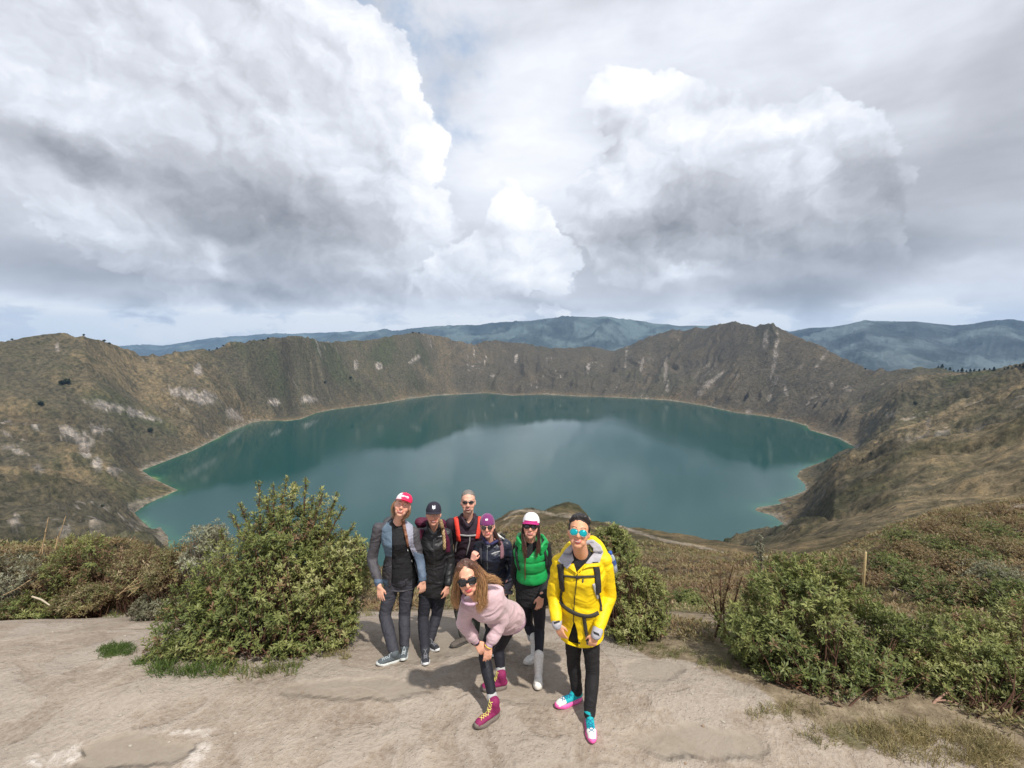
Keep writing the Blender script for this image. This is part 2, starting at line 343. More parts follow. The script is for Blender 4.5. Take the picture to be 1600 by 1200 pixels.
# colours of the ground cover
def pix(X, Y, Z):
    c, s = math.cos(PITCH), math.sin(PITCH); dz = Z - CAM_Z
    f = Y * c - dz * s; up = Y * s + dz * c; f = np.where(f > .1, f, .1)
    return 800 + FPX * X / f, 600 - FPX * up / f
def blend(c, col, m): return c + (np.array(col) - c) * np.clip(m, 0, 1)[..., None]
def cover_colour():
    X, Y, Z = GX, GY, GZ
    PX, PY = pix(X, Y, Z)
    n1 = fbm(X / 420, Y / 420, 5, 71); n2 = fbm(X / 75, Y / 75, 5, 72); n3 = fbm(X / 17, Y / 17, 4, 73)
    n4 = fbm(X / 4, Y / 4, 4, 74); phi = np.arctan2(X - LC[0], -(Y - LC[1])); rr = np.hypot(X - LC[0], Y - LC[1])
    g = ridged(phi * 12 + 1.3 * fbm(X / 300, Y / 300, 3, 11), rr / 900, 4, 7, .55)
    c = np.zeros(X.shape + (3,)) + np.array((.100, .090, .060))
    c = blend(c, (.215, .170, .100), sstep(n1 + .7 * n2, -.1, .6) * .85)
    c = blend(c, (.062, .062, .036), sstep(n2 * .6 + n3 - .25 * n1, .05, .55) * .75)
    c = blend(c, (.052, .068, .030), sstep(fbm(X / 190 + 5, Y / 190, 5, 75), .22, .5) * .6)
    c = blend(c, (.055, .048, .035), sstep(.62 - g, 0, .22) * .5)
    nearm = 1 - sstep(RI, 60, 400)
    c = blend(c, (.20, .155, .085), nearm * sstep(n4 + n3, -.2, .6) * .55)
    c = blend(c, (.075, .075, .035), nearm * sstep(fbm(X / 9, Y / 9, 4, 77), .05, .45) * .65)
    # cloud shade over the far wall, put into its cover colour
    dark = sstep(PX, 560, 760) * (1 - sstep(PX, 1330, 1480)) * sstep(RI, 1500, 2200)
    c = blend(c, (.078, .068, .055), dark * .65)
    # pale rock outcrops
    nr_ = ridged(phi * 62 + n3 * .3, rr / 120, 4, 81, .6); pr = fbm(X / 150 + 31, Y / 150, 4, 82)
    rock = sstep(nr_, .75, .86) * sstep(pr, .25, .5) * sstep(RI, 300, 800)
    def patch(px, py, rx, ry, rot=0):
        a = R(rot); dx = PX - px; dy = PY - py
        q = np.hypot((dx * math.cos(a) + dy * math.sin(a)) / rx, (-dx * math.sin(a) + dy * math.cos(a)) / ry)
        return (1 - sstep(q + .75 * fbm(dx / 9, dy / 6, 4, int(px)), .55, 1.0)) * (RI > 250)
    for a in [(312, 621, 34, 13, 8), (280, 612, 22, 8, 5), (165, 634, 30, 8, 10), (205, 643, 22, 8, 14), (235, 653, 20, 6, 12), (115, 678, 34, 12, 18), (135, 700, 16, 16, 40), (155, 668, 18, 7, 10),
              (310, 577, 7, 10, 0), (90, 540, 4, 9, 0), (365, 648, 20, 9, 30), (150, 726, 10, 12, 30), (180, 735, 16, 8, 20), (60, 733, 8, 8, 0), (25, 815, 14, 12, 40), (480, 625, 16, 6, 0), (430, 628, 10, 6, 0),
              (650, 560, 16, 3, -35), (556, 572, 4, 8, 0), (592, 573, 6, 7, 0), (806, 562, 3, 10, 10), (770, 587, 5, 3, 0), (920, 573, 4, 10, 15), (978, 560, 2, 18, 5), (1003, 570, 2, 14, 12), (1040, 580, 3, 24, 4), (1043, 605, 4, 14, 0),
              (1100, 608, 5, 26, 40), (1120, 590, 3, 20, 48), (1213, 545, 4, 28, 5), (1207, 580, 3, 20, 12), (1196, 530, 5, 14, 10), (1203, 620, 4, 10, 20), (1228, 610, 3, 12, -10), (1285, 560, 3, 22, 35), (1152, 586, 7, 3, 0), (1325, 608, 6, 5, 0),
              (1392, 648, 8, 4, -20), (1170, 643, 8, 5, 0), (1300, 600, 3, 8, 0), (1450, 662, 4, 10, 20)]:
        rock = np.maximum(rock, patch(*a))
    tone = np.clip(.31 + .25 * n3 + .12 * fbm(X / 6, Y / 6, 2, 91), .12, .5)
    rk = np.stack([tone * 1.02, tone * .93, tone * .84], -1)
    rock = rock * np.where(PX > 930, .45, .8); c = c + (rk - c) * rock[..., None]
    # dark bushes as ground tint, green gully bottoms
    for a in [(100, 597, 14, 7, 0), (62, 628, 12, 8, 0), (235, 671, 7, 5, 0), (1430, 628, 8, 5, 0), (40, 830, 30, 16, 10), (60, 745, 40, 10, 10), (1180, 800, 0.1, 0.1, 0), (1290, 800, 60, 18, -18), (1340, 765, 60, 16, -20), (1430, 705, 60, 10, -18), (1530, 650, 50, 8, -20), (1460, 640, 40, 8, -28), (1370, 790, 60, 8, -15)]:
        c = blend(c, (.060, .060, .032), patch(*a) * .75)
    # fringe along the shore
    fr = (1 - sstep(SDL + 45 * n2 + 20 * n3, 5, 60)) * (SDL > 0)
    c = blend(c, (.21, .155, .085), fr * .5 * sstep(n2, -.5, .2))
    sh = (1 - sstep(SDL + 12 * n3 + 10 * n2, 3, 10)) * (SDL > -3)
    c = blend(c, (.28, .25, .20), sh * .7)
    # foot tracks on the knoll and along the right slope
    def track(pts, w, col, k):
        nonlocal c
        d = np.full(X.shape, 1e9)
        for (x0, y0), (x1, y1) in zip(pts[:-1], pts[1:]):
            dx, dy = x1 - x0, y1 - y0; t = np.clip(((PX - x0) * dx + (PY - y0) * dy) / (dx * dx + dy * dy), 0, 1)
            d = np.minimum(d, np.hypot(PX - x0 - t * dx, PY - y0 - t * dy))
        c = blend(c, col, (1 - sstep(d + 1.5 * n4, w * .5, w)) * k * ((RI > 14) & (RI < 1300)))
    track([(788, 812), (800, 802), (812, 797), (850, 800), (870, 806), (905, 808), (940, 812), (985, 828), (1040, 845), (1090, 853), (1125, 862), (1150, 870)], 2.4, (.42, .36, .28), .9)
    track([(775, 838), (790, 822), (800, 812), (810, 803)], 2.2, (.38, .33, .25), .8)
    track([(860, 806), (880, 802), (912, 806)], 1.5, (.36, .31, .22), .8)
    track([(1575, 582), (1540, 600), (1515, 615), (1480, 640), (1450, 668), (1400, 690)], 2.5, (.24, .20, .14), .5)
    track([(1600, 790), (1560, 797), (1530, 805)], 4, (.40, .34, .28), .8)
    # wrinkled cover: small darker shrubs everywhere
    sp = vnoise(X / 5.5, Y / 5.5, 99) * vnoise(X / 13, Y / 13, 98)
    c = c * (1 + .22 * n3 + .12 * n4 * (RI < 1500))[..., None]
    c = blend(c, (.045, .045, .028), sstep(sp, .50, .66) * .7 * (RI > 80))
    dsd = poly_sd(X, Y, DIRT); near = RI < 40
    dirt = np.where(near, 1 - sstep(dsd + .55 * fbm(X / .9, Y / .9, 6, 15), -.14, .22), 0.0)
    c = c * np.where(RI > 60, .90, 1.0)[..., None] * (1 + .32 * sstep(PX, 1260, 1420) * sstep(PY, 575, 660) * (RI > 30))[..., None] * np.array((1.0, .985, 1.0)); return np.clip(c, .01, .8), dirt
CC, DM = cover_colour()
def split_grid(i0, i1, name, mats, close_centre=False):
    sub = slice(i0, i1 + 1); n = i1 - i0 + 1
    V = np.stack([GX[sub], GY[sub], GZ[sub]], -1).reshape(-1, 3)
    ii = np.arange(n - 1)[:, None] * na; j = np.arange(na)[None, :]; j2 = (j + 1) % na
    F = np.stack([ii + j, ii + na + j, ii + na + j2, ii + j2], -1).reshape(-1, 4)[:, ::-1]
    if close_centre:
        V = np.vstack([V, [[0, 0, gz(0, 0)]]]); k = len(V) - 1
        F = np.vstack([F, np.stack([np.full(na, k), np.arange(na), (np.arange(na) + 1) % na, np.full(na, k)], -1)[:, [0, 2, 1, 1]][:0]])
    me = mesh_np(name, V, F)
    colr = CC[sub].reshape(-1, 3); dm = DM[sub].ravel()
    if close_centre: colr = np.vstack([colr, colr[:1]]); dm = np.append(dm, 1)
    set_attr(me, 'cover', colr, 'COLOR'); set_attr(me, 'dirt', dm)
    o = link(name, me, mats); return o
def attr(g, name, out='Fac'):
    n = g.n.new('ShaderNodeAttribute'); n.attribute_name = name; return n.outputs[out]
def bump(g, h, strength, dist, normal=None):
    b = g.n.new('ShaderNodeBump'); b.inputs['Strength'].default_value = strength; b.inputs['Distance'].default_value = dist
    g.put(b.inputs['Height'], h)
    if normal is not None: g.l.new(normal, b.inputs['Normal'])
    return b.outputs[0]
def world_pos(g): return g.n.new('ShaderNodeNewGeometry').outputs['Position']
def mat_slopes():
    m, g, b = mat('crater_scrub'); p = world_pos(g)
    c = attr(g, 'cover', 'Color')
    n = g.noise(p, .11, 8, .68); n2 = g.noise(p, .9, 6, .65)
    c = g.mix(1.0, c, g.ramp(n, [(.32, (.38, .40, .38)), (.5, (1, 1, 1)), (.68, (1.75, 1.62, 1.45))]), 'MULTIPLY')
    c = g.mix(g.mapr(g.noise(p, .035, 9, .72), .56, .66, 0, .6), c, (.045, .047, .028))
    c = g.mix(.8, c, g.ramp(n2, [(.3, (.62, .64, .6)), (.5, (1, 1, 1)), (.7, (1.3, 1.25, 1.15))]), 'MULTIPLY')
    g.put(b.inputs['Base Color'], c); b.inputs['Roughness'].default_value = .95; b.inputs['Specular IOR Level'].default_value = .15
    bn = bump(g, n, .9, 9.0); bn = bump(g, n2, .6, .5, bn); g.l.new(bn, b.inputs['Normal']); return m
def mat_ground():
    m, g, b = mat('trodden_earth'); p = world_pos(g)
    big = g.noise(p, .55, 6, .6); mid = g.noise(p, 2.6, 8, .66, .6); fine = g.noise(p, 24, 5, .7); peb = g.voro(p, 26, 'F1')
    stones = g.mapr(g.noise(p, 9, 2, .5), .64, .74, 0, 1)
    earth = g.ramp(mid, [(.26, (.20, .15, .112)), (.42, (.275, .218, .168)), (.56, (.340, .280, .222)), (.72, (.45, .385, .322))])
    earth = g.mix(g.mapr(big, .44, .60, 0, .85), earth, (.235, .19, .148))
    slab = g.mapr(g.noise(g.vec('ADD', p, (7.3, 2.1, 0)), .9, 3, .5, 1.2), .52, .56, 0, 1)
    earth = g.mix(g.mul(slab, .55), earth, (.37, .32, .27))
    earth = g.mix(g.mapr(fine, .35, .7, 0, .45), earth, (.44, .385, .33))
    earth = g.mix(g.mapr(fine, .42, .30, 0, .6), earth, (.22, .17, .13))
    earth = g.mix(g.mapr(peb, .17, .10, 0, .55), earth, (.44, .42, .39))
    litter = g.mapr(g.noise(p, 5.5, 9, .75), .60, .70, 0, .35)
    earth = g.mix(litter, earth, (.17, .12, .08))
    salt = attr(g, 'salt'); sf = g.mul(g.mul(salt, g.mapr(mid, .44, .58, 0, 1)), g.mapr(fine, .35, .6, .3, .8))
    earth = g.mix(sf, earth, (.62, .57, .52))
    damp = attr(g, 'damp'); earth = g.mix(g.mul(damp, .75), earth, (.235, .20, .16))
    soil = g.ramp(g.noise(p, 6, 8, .7), [(.3, (.10, .075, .05)), (.5, (.21, .165, .11)), (.68, (.34, .275, .19))])
    soil = g.mix(g.mapr(g.noise(p, 1.7, 6, .6), .50, .66, 0, .5), soil, (.10, .105, .045))
    dirt = attr(g, 'dirt'); dm = g.mapr(g.add(dirt, g.mul(g.sub(mid, .5), .9)), .35, .65)
    c = g.mix(dm, soil, earth); far = g.mapr(g.vec('LENGTH', p), 9, 22)
    c = g.mix(far, c, attr(g, 'cover', 'Color'))
    g.put(b.inputs['Base Color'], c); b.inputs['Roughness'].default_value = .93; b.inputs['Specular IOR Level'].default_value = .2
    dampi = g.mapr(damp, 0, 1, 1, .25)
    h = g.add(g.mul(mid, 1.0), g.add(g.mul(fine, .22), g.mul(g.mapr(peb, .25, .0), .10)))
    h = g.mul(h, dampi)
    bn = bump(g, h, 1.0, .075); bn = bump(g, slab, .5, .012, bn); g.l.new(bn, b.inputs['Normal']); return m
M_SLOPE = mat_slopes(); M_GROUND = mat_ground()
i_split = int(np.searchsorted(rings, 9.5))
ground = split_grid(0, i_split, 'ground', M_GROUND, True); tag(ground, kind='structure')
# salt streaks and damp hollows seen on the path
def ell(X, Y, px, py, rx, ry, seed):
    cx, cy = ground_pt(px, py); ex = abs(ground_pt(px + rx, py)[0] - cx); ey = abs(ground_pt(px, py - ry)[1] - ground_pt(px, py + ry)[1]) / 2
    q = np.hypot((X - cx) / ex, (Y - cy) / ey) + .45 * fbm(X / .35, Y / .35, 4, seed)
    return 1 - sstep(q, .65, 1.0)
nv = len(ground.data.vertices); co = np.zeros(nv * 3); ground.data.vertices.foreach_get('co', co); co = co.reshape(-1, 3)
gx_, gy_ = co[:, 0], co[:, 1]
salt = np.maximum.reduce([ell(gx_, gy_, 85, 1185, 42, 12, 1), ell(gx_, gy_, 120, 1168, 14, 12, 2), ell(gx_, gy_, 250, 1138, 14, 4, 3) * .9, ell(gx_, gy_, 305, 1145, 45, 7, 4) * .9, ell(gx_, gy_, 310, 1180, 14, 22, 5) * .9])
damp = np.maximum.reduce([ell(gx_, gy_, 210, 1175, 100, 34, 6), ell(gx_, gy_, 1090, 1160, 130, 34, 8) * .9, ell(gx_, gy_, 560, 1075, 130, 22, 9) * .8, ell(gx_, gy_, 1010, 1045, 60, 18, 10) * .6, ell(gx_, gy_, 660, 985, 90, 30, 11) * .8, ell(gx_, gy_, 820, 1080, 90, 22, 12) * .6])
set_attr(ground.data, 'salt', salt); set_attr(ground.data, 'damp', damp * (1 - salt))
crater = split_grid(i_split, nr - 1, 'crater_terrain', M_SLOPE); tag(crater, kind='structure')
# distant ranges: real ridges kilometres away
def range_ridge(name, pts, halfw, zb, seed, rough, tint):
    c = curve(pts); u = np.linspace(c[0, 0], c[-1, 0], 700); D, Z = cev(c, u)
    s = np.linspace(-1, 1, 90)
    U, S = np.meshgrid(u, s, indexing='ij'); Dm = D[:, None] + S * halfw
    X = U * Dm; Y = Dm; prof = (1 - np.abs(S)) ** 1.15
    sp = ridged(X / 1500 + .5 * fbm(X / 2000, Y / 2000, 3, seed), Y / 2600, 6, seed, .55)
    H = zb + (Z[:, None] - zb) * prof + rough * 1.8 * (sp - .62) * (1 - np.exp(-(S / .12) ** 2) * .75) * np.minimum(1, (1 - np.abs(S)) * 3)
    V = np.stack([X, Y, H], -1).reshape(-1, 3); n, k = U.shape
    ii = np.arange(n - 1)[:, None] * k; jj = np.arange(k - 1)[None]
    F = np.stack([ii + jj, ii + k + jj, ii + k + jj + 1, ii + jj + 1], -1).reshape(-1, 4)
    me = mesh_np(name, V, F); m, g, b = mat(name + '_cover'); p = world_pos(g)
    nn = g.noise(p, .0011, 9, .6); cc = g.ramp(nn, [(.36, tuple(v * .45 for v in tint)), (.5, tint), (.60, tuple(min(v * 2.1, .4) for v in tint))])
    cc = g.mix(g.mapr(g.voro(p, .0018, 'F1', 2), .1, .7, .35, 0), cc, (.05, .06, .035))
    g.put(b.inputs['Base Color'], cc); b.inputs['Roughness'].default_value = 1; b.inputs['Specular IOR Level'].default_value = 0
    g.l.new(bump(g, nn, 1.0, 320), b.inputs['Normal'])
    return tag(link(name, me, m), kind='structure')
range_ridge('right_hills', [(1120, 540, 11000), (1200, 520, 10500), (1265, 513, 10000), (1300, 511, 9500), (1350, 503, 9000), (1385, 502, 9000), (1430, 502, 8800), (1490, 508, 8800), (1540, 500, 8600), (1575, 498, 8500), (1610, 500, 8500), (1800, 505, 8500), (2100, 540, 8500)], 4200, -650, 201, 330, (.050, .062, .062))
range_ridge('central_mountains', [(380, 560, 15000), (440, 545, 15000), (480, 530, 15000), (560, 518, 14500), (640, 512, 14000), (700, 506, 13500), (780, 505, 13000), (850, 500, 12500), (900, 493, 12500), (955, 495, 12500), (1000, 500, 12500), (1060, 507, 12500), (1120, 508, 12500), (1250, 516, 12500), (1300, 560, 12500)], 4600, -500, 211, 420, (.048, .062, .058))
range_ridge('left_mountains', [(-500, 560, 15000), (-200, 548, 15500), (60, 545, 16000), (250, 541, 16500), (330, 530, 17000), (420, 522, 17500), (520, 518, 18000), (600, 520, 18000), (760, 530, 18000)], 3500, -600, 221, 420, (.048, .062, .058))
# ------------------------------------------------------------------ lake
def build_lake():
    xs = np.linspace(LK[:, 0].min() - 60, LK[:, 0].max() + 60, 520); ys = np.linspace(LK[:, 1].min() - 80, LK[:, 1].max() + 60, 520)
    X, Y = np.meshgrid(xs, ys, indexing='ij'); sd_ = poly_sd(X, Y, LK)
    V = np.stack([X, Y, np.full(X.shape, LAKE_Z)], -1).reshape(-1, 3); n, k = X.shape
    ii = np.arange(n - 1)[:, None] * k; jj = np.arange(k - 1)[None]
    keep = (sd_[:-1, :-1] < 25).ravel()
    F = np.stack([ii + jj, ii + k + jj, ii + k + jj + 1, ii + jj + 1], -1).reshape(-1, 4)[keep]
    me = mesh_np('lake', V, F); set_attr(me, 'shore', sd_.ravel())
    m, g, b = mat('lake_water'); p = world_pos(g); s = attr(g, 'shore')
    s2 = g.add(s, g.mul(g.sub(g.noise(p, .012, 5, .6), .5), 70))
    body = g.ramp(g.mapr(s2, -75, 10, 0, 1, 'LINEAR'), [(0, (.001, .044, .041)), (.60, (.002, .050, .043)), (.86, (.010, .078, .050)), (.95, (.045, .14, .065)), (1, (.18, .21, .10))])
    g.put(b.inputs['Base Color'], body)
    pm = g.vec('MULTIPLY', p, (1, .6, 1)); wind = g.noise(pm, .0022, 5, .6)
    g.put(b.inputs['Roughness'], g.mapr(wind, .40, .60, .02, .13)); b.inputs['IOR'].default_value = 1.33; b.inputs['Specular IOR Level'].default_value = .5
    w = g.noise(g.vec('MULTIPLY', p, (1, 1, 1)), .35, 3, .6); g.l.new(bump(g, w, .06, .6), b.inputs['Normal'])
    return tag(link('lake', me, m), kind='structure')
build_lake()
# ------------------------------------------------------------------ organic modelling kit
from mathutils.bvhtree import BVHTree
def vnoise3(p, seed=0):
    i = np.floor(p).astype(np.int64); f = p - i; f = f * f * (3 - 2 * f)
    def h(dx, dy, dz): return _hash(i[:, 0] + dx + (i[:, 2] + dz) * 57, i[:, 1] + dy + (i[:, 2] + dz) * 131, seed)
    r = 0
    for dx in (0, 1):
        for dy in (0, 1):
            for dz in (0, 1):
                w = (f[:, 0] if dx else 1 - f[:, 0]) * (f[:, 1] if dy else 1 - f[:, 1]) * (f[:, 2] if dz else 1 - f[:, 2])
                r = r + w * h(dx, dy, dz)
    return r
def fbm3(p, octv=3, seed=0):
    s = 0; a = 1; t = 0
    for k in range(octv): s = s + a * (vnoise3(p * 2 ** k + 7.7 * k, seed + k) - .5); t += a; a *= .5
    return 2 * s / t
class Blob:
    """collects closed overlapping solids; fuse() melts them into one skin"""
    def __init__(s): s.V = []; s.F = []; s.n = 0
    def _add(s, V, F):
        s.V += [tuple(v) for v in V]; s.F += [tuple(i + s.n for i in f) for f in F]; s.n += len(V); return s
    def loft(s, secs, seg=20, caps=True):
        V = []; F = []; n = len(secs)
        for c, a, b in secs:
            for k in range(seg):
                t = 2 * math.pi * k / seg; V.append(c + a * math.cos(t) + b * math.sin(t))
        for i in range(n - 1):
            for k in range(seg):
                k2 = (k + 1) % seg; F.append((i * seg + k, i * seg + k2, (i + 1) * seg + k2, (i + 1) * seg + k))
        if caps:
            V.append(secs[0][0]); V.append(secs[-1][0]); m = n * seg
            for k in range(seg):
                k2 = (k + 1) % seg; F.append((m, k2, k)); F.append((m + 1, (n - 1) * seg + k, (n - 1) * seg + k2))
        return s._add(V, F)
    def cap(s, p0, r0, p1, r1, flat=None, seg=16):
        """rounded cone; flat=(axis vector, factor) squashes the section along axis"""
        p0 = Vector(p0); p1 = Vector(p1); d = p1 - p0; L = d.length
        d = d.normalized() if L > 1e-6 else Vector((0, 0, 1))
        ref = Vector(flat[0]) if flat else (Vector((0, 0, 1)) if abs(d.z) < .9 else Vector((1, 0, 0)))
        b = (ref - d * ref.dot(d)).normalized(); a = d.cross(b); k = flat[1] if flat else 1
        S = []
        for t in (-90, -70, -45, -22): S.append((p0 + d * r0 * math.sin(R(t)), a * max(r0 * math.cos(R(t)), 1e-4), b * max(r0 * math.cos(R(t)), 1e-4) * k))
        for t in (0, .5, 1): r = r0 + (r1 - r0) * t; S.append((p0 + (p1 - p0) * t, a * r, b * r * k))
        for t in (22, 45, 70, 90): S.append((p1 + d * r1 * math.sin(R(t)), a * max(r1 * math.cos(R(t)), 1e-4), b * max(r1 * math.cos(R(t)), 1e-4) * k))
        return s.loft(S, seg)
    def chain(s, pts, flat=None, seg=16):
        for (p, r), (q, t) in zip(pts[:-1], pts[1:]): s.cap(p, r, q, t, flat, seg)
        return s
    def ell(s, c, ax, seg=18):
        """ax: three half-axis vectors"""
        a, b, e = [Vector(v) for v in ax]; c = Vector(c); S = []
        for k in range(9):
            t = R(-90 + 22.5 * k); r = max(math.cos(t), 1e-3); S.append((c + e * math.sin(t), a * r, b * r))
        return s.loft(S, seg)
    def mesh(s, name):
        me = bpy.data.meshes.new(name); me.from_pydata(s.V, [], s.F)
        bm = bmesh.new(); bm.from_mesh(me); bmesh.ops.recalc_face_normals(bm, faces=bm.faces); bm.to_mesh(me); bm.free(); return me
    def fuse(s, name, voxel=.006, smooth=3, fac=.5, fold=None):
        me = s.mesh(name); o = bpy.data.objects.new('tmp', me); COL.objects.link(o)
        r = o.modifiers.new('r', 'REMESH'); r.mode = 'VOXEL'; r.voxel_size = voxel
        if smooth: q = o.modifiers.new('s', 'SMOOTH'); q.iterations = smooth; q.factor = fac
        dg = bpy.context.evaluated_depsgraph_get(); out = bpy.data.meshes.new_from_object(o.evaluated_get(dg), depsgraph=dg)
        bpy.data.objects.remove(o); bpy.data.meshes.remove(me); out.name = name
        if fold: fold_mesh(out, *fold)
        return out
def vco(me):
    a = np.zeros(len(me.vertices) * 3, np.float32); me.vertices.foreach_get('co', a); return a.reshape(-1, 3).astype(float)
def vno(me):
    a = np.zeros(len(me.vertices) * 3, np.float32); me.vertices.foreach_get('normal', a); return a.reshape(-1, 3).astype(float)
def fold_mesh(me, amp, freq=(9, 9, 20), seed=1):
    freq = tuple(f * .62 for f in freq)
    c = vco(me); n = vno(me); f = np.array(freq)
    w = fbm3(c * 5, 2, seed + 9)[:, None] * .12
    d = 1 - 2 * np.abs(fbm3((c + w) * f, 3, seed)) - .6
    c = c + n * (d * amp)[:, None]; me.vertices.foreach_set('co', c.astype(np.float32).ravel()); me.update()
def bvh_of(me): return BVHTree.FromPolygons([v.co.copy() for v in me.vertices], [tuple(p.vertices) for p in me.polygons])
CAMP = Vector((0, 0, CAM_Z))
def hit_px(trees, px, py):
    d = Vector(ray(px, py)).normalized(); best = None
    for t in trees:
        h = t.ray_cast(CAMP, d)
        if h[0] is not None and (best is None or h[3] < best[3]): best = h
    return best
def resample(pts, n):
    P_ = np.array([[*p] for p in pts], float); s = np.concatenate([[0], np.cumsum(np.linalg.norm(np.diff(P_, axis=0), axis=1))])
    # Catmull-Rom like smoothing by interpolating then averaging
    t = np.linspace(0, s[-1], n); Q = np.stack([np.interp(t, s, P_[:, k]) for k in range(P_.shape[1])], 1)
    for _ in range(3): Q[1:-1] = (Q[:-2] + 2 * Q[1:-1] + Q[2:]) / 4
    return Q
def ribbon_mesh(name, pts, nrm, width, thick, taper=None):
    """flat band through pts with outward normals"""
    V = []; F = []; n = len(pts)
    for i in range(n):
        p = Vector(pts[i]); t = (Vector(pts[min(i + 1, n - 1)]) - Vector(pts[max(i - 1, 0)])).normalized(); N = Vector(nrm[i]).normalized()
        s = t.cross(N).normalized() * (width[i] if hasattr(width, '__len__') else width) / 2; N = s.cross(t).normalized()
        for a, b in ((-1, 0), (-.85, 1), (.85, 1), (1, 0), (.85, -.4), (-.85, -.4)): V.append(p + s * a + N * (b * thick))
    for i in range(n - 1):
        for k in range(6):
            k2 = (k + 1) % 6; F.append((i * 6 + k, i * 6 + k2, (i + 1) * 6 + k2, (i + 1) * 6 + k))
    F.append(tuple(range(6))[::-1]); F.append(tuple((n - 1) * 6 + k for k in range(6)))
    me = bpy.data.meshes.new(name); me.from_pydata([tuple(v) for v in V], [], F)
    bm = bmesh.new(); bm.from_mesh(me); bmesh.ops.recalc_face_normals(bm, faces=bm.faces); bm.to_mesh(me); bm.free(); return me
def strap(trees, pxs, width, thick=.006, n=22, lift=.002, name='strap'):
    Q = resample(pxs, n); pts = []; nr = []
    for px, py in Q:
        h = hit_px(trees, px, py)
        if h: 
            N = h[1] if h[1].dot(CAMP - h[0]) > 0 else -h[1]
            pts.append(h[0] + N * lift); nr.append(N)
    if len(pts) < 3: return None
    pa = np.array([[*p] for p in pts]); na_ = np.array([[*p] for p in nr])
    for _ in range(4):
        na_[1:-1] = (na_[:-2] + na_[1:-1] * 2 + na_[2:]) / 4; pa[1:-1] = (pa[:-2] + pa[1:-1] * 2 + pa[2:]) / 4
    pa = pa + na_ * .003
    return ribbon_mesh(name, pa, na_, width, thick)
def tube_mesh(name, pts, rad, seg=8):
    """rad scalar or list"""
    V = []; F = []; n = len(pts); prev = None
    for i in range(n):
        p = Vector(pts[i]); t = (Vector(pts[min(i + 1, n - 1)]) - Vector(pts[max(i - 1, 0)])).normalized()
        if prev is None: prev = Vector((0, 0, 1)) if abs(t.z) < .9 else Vector((1, 0, 0))
        a = (prev - t * prev.dot(t)).normalized(); b = t.cross(a); prev = a
        r = rad[i] if hasattr(rad, '__len__') else rad
        for k in range(seg): V.append(p + a * r * math.cos(2 * math.pi * k / seg) + b * r * math.sin(2 * math.pi * k / seg))
    for i in range(n - 1):
        for k in range(seg): k2 = (k + 1) % seg; F.append((i * seg + k, i * seg + k2, (i + 1) * seg + k2, (i + 1) * seg + k))
    F.append(tuple(range(seg))[::-1]); F.append(tuple((n - 1) * seg + k for k in range(seg)))
    return V, F
def join_vf(name, items):
    V = []; F = []; n = 0
    for v, f in items: V += [tuple(x) for x in v]; F += [tuple(i + n for i in g_) for g_ in f]; n += len(v)
    me = bpy.data.meshes.new(name); me.from_pydata(V, [], F); me.update(); return me
def solidify(me, th, offset=-1):
    o = bpy.data.objects.new('tmp', me); COL.objects.link(o); m = o.modifiers.new('s', 'SOLIDIFY'); m.thickness = th; m.offset = offset
    dg = bpy.context.evaluated_depsgraph_get(); out = bpy.data.meshes.new_from_object(o.evaluated_get(dg), depsgraph=dg); bpy.data.objects.remove(o); return out
def cut_mesh(me, mask):
    """drop the vertices where mask is true"""
    bm = bmesh.new(); bm.from_mesh(me); bm.verts.ensure_lookup_table()
    bmesh.ops.delete(bm, geom=[bm.verts[i] for i in np.nonzero(mask)[0]], context='VERTS')
    bmesh.ops.delete(bm, geom=[v for v in bm.verts if not v.link_faces], context='VERTS')
    for _ in range(8):
        bd = [v for v in bm.verts if v.is_boundary]; new = {}
        for v in bd:
            nb = [e.other_vert(v) for e in v.link_edges if e.is_boundary]
            if len(nb) == 2: new[v] = v.co * .4 + (nb[0].co + nb[1].co) * .3
        for v, c in new.items(): v.co = c
    bm.to_mesh(me); bm.free(); return me
# ------------------------------------------------------------------ cloth, skin and other surfaces
_mc = {}
def cloth(name, col=None, rough=.8, wr=18, wamp=.012, weave=420, spec=.3, sheen=.0, grain=.12):
    """cloth; col None reads the per-point colour 'tint'"""
    key = name
    if key in _mc: return _mc[key]
    m, g, b = mat(name); p = world_pos(g)
    c = attr(g, 'tint', 'Color') if col is None else None
    n = g.noise(g.vec('MULTIPLY', p, (1, 1, 1.7)), wr, 6, .6, .6); n2 = g.noise(p, weave, 2, .5)
    base = c if c is not None else g.mix(0.0, col, col)
    base = g.mix(1.0, base, g.ramp(n, [(.3, (1 - grain,) * 3), (.5, (1, 1, 1)), (.7, (1 + grain,) * 3)]), 'MULTIPLY')
    g.put(b.inputs['Base Color'], base); b.inputs['Roughness'].default_value = rough; b.inputs['Specular IOR Level'].default_value = spec
    b.inputs['Sheen Weight'].default_value = sheen
    big = g.noise(g.vec('MULTIPLY', p, (1, 1, 1.5)), wr * .45, 2, .45, 1.0)
    bn = bump(g, g.math('ABSOLUTE', g.sub(big, .5)), .6, wamp * 3.0); bn = bump(g, n, .35, wamp * .6, bn); bn = bump(g, n2, .2, .001, bn); g.l.new(bn, b.inputs['Normal']); _mc[key] = m; return m
def plain(name, col=None, rough=.5, spec=.5, metal=0, coat=0, trans=0):
    if name in _mc: return _mc[name]
    m, g, b = mat(name); p = world_pos(g); n = g.noise(p, 60, 3, .5)
    c = g.mix(g.mapr(n, .3, .7, 0, 1), tuple(v * .88 for v in col), tuple(min(v * 1.1, 1) for v in col))
    g.put(b.inputs['Base Color'], c); b.inputs['Roughness'].default_value = rough; b.inputs['Specular IOR Level'].default_value = spec
    b.inputs['Metallic'].default_value = metal; b.inputs['Coat Weight'].default_value = coat; b.inputs['Transmission Weight'].default_value = trans; _mc[name] = m; return m
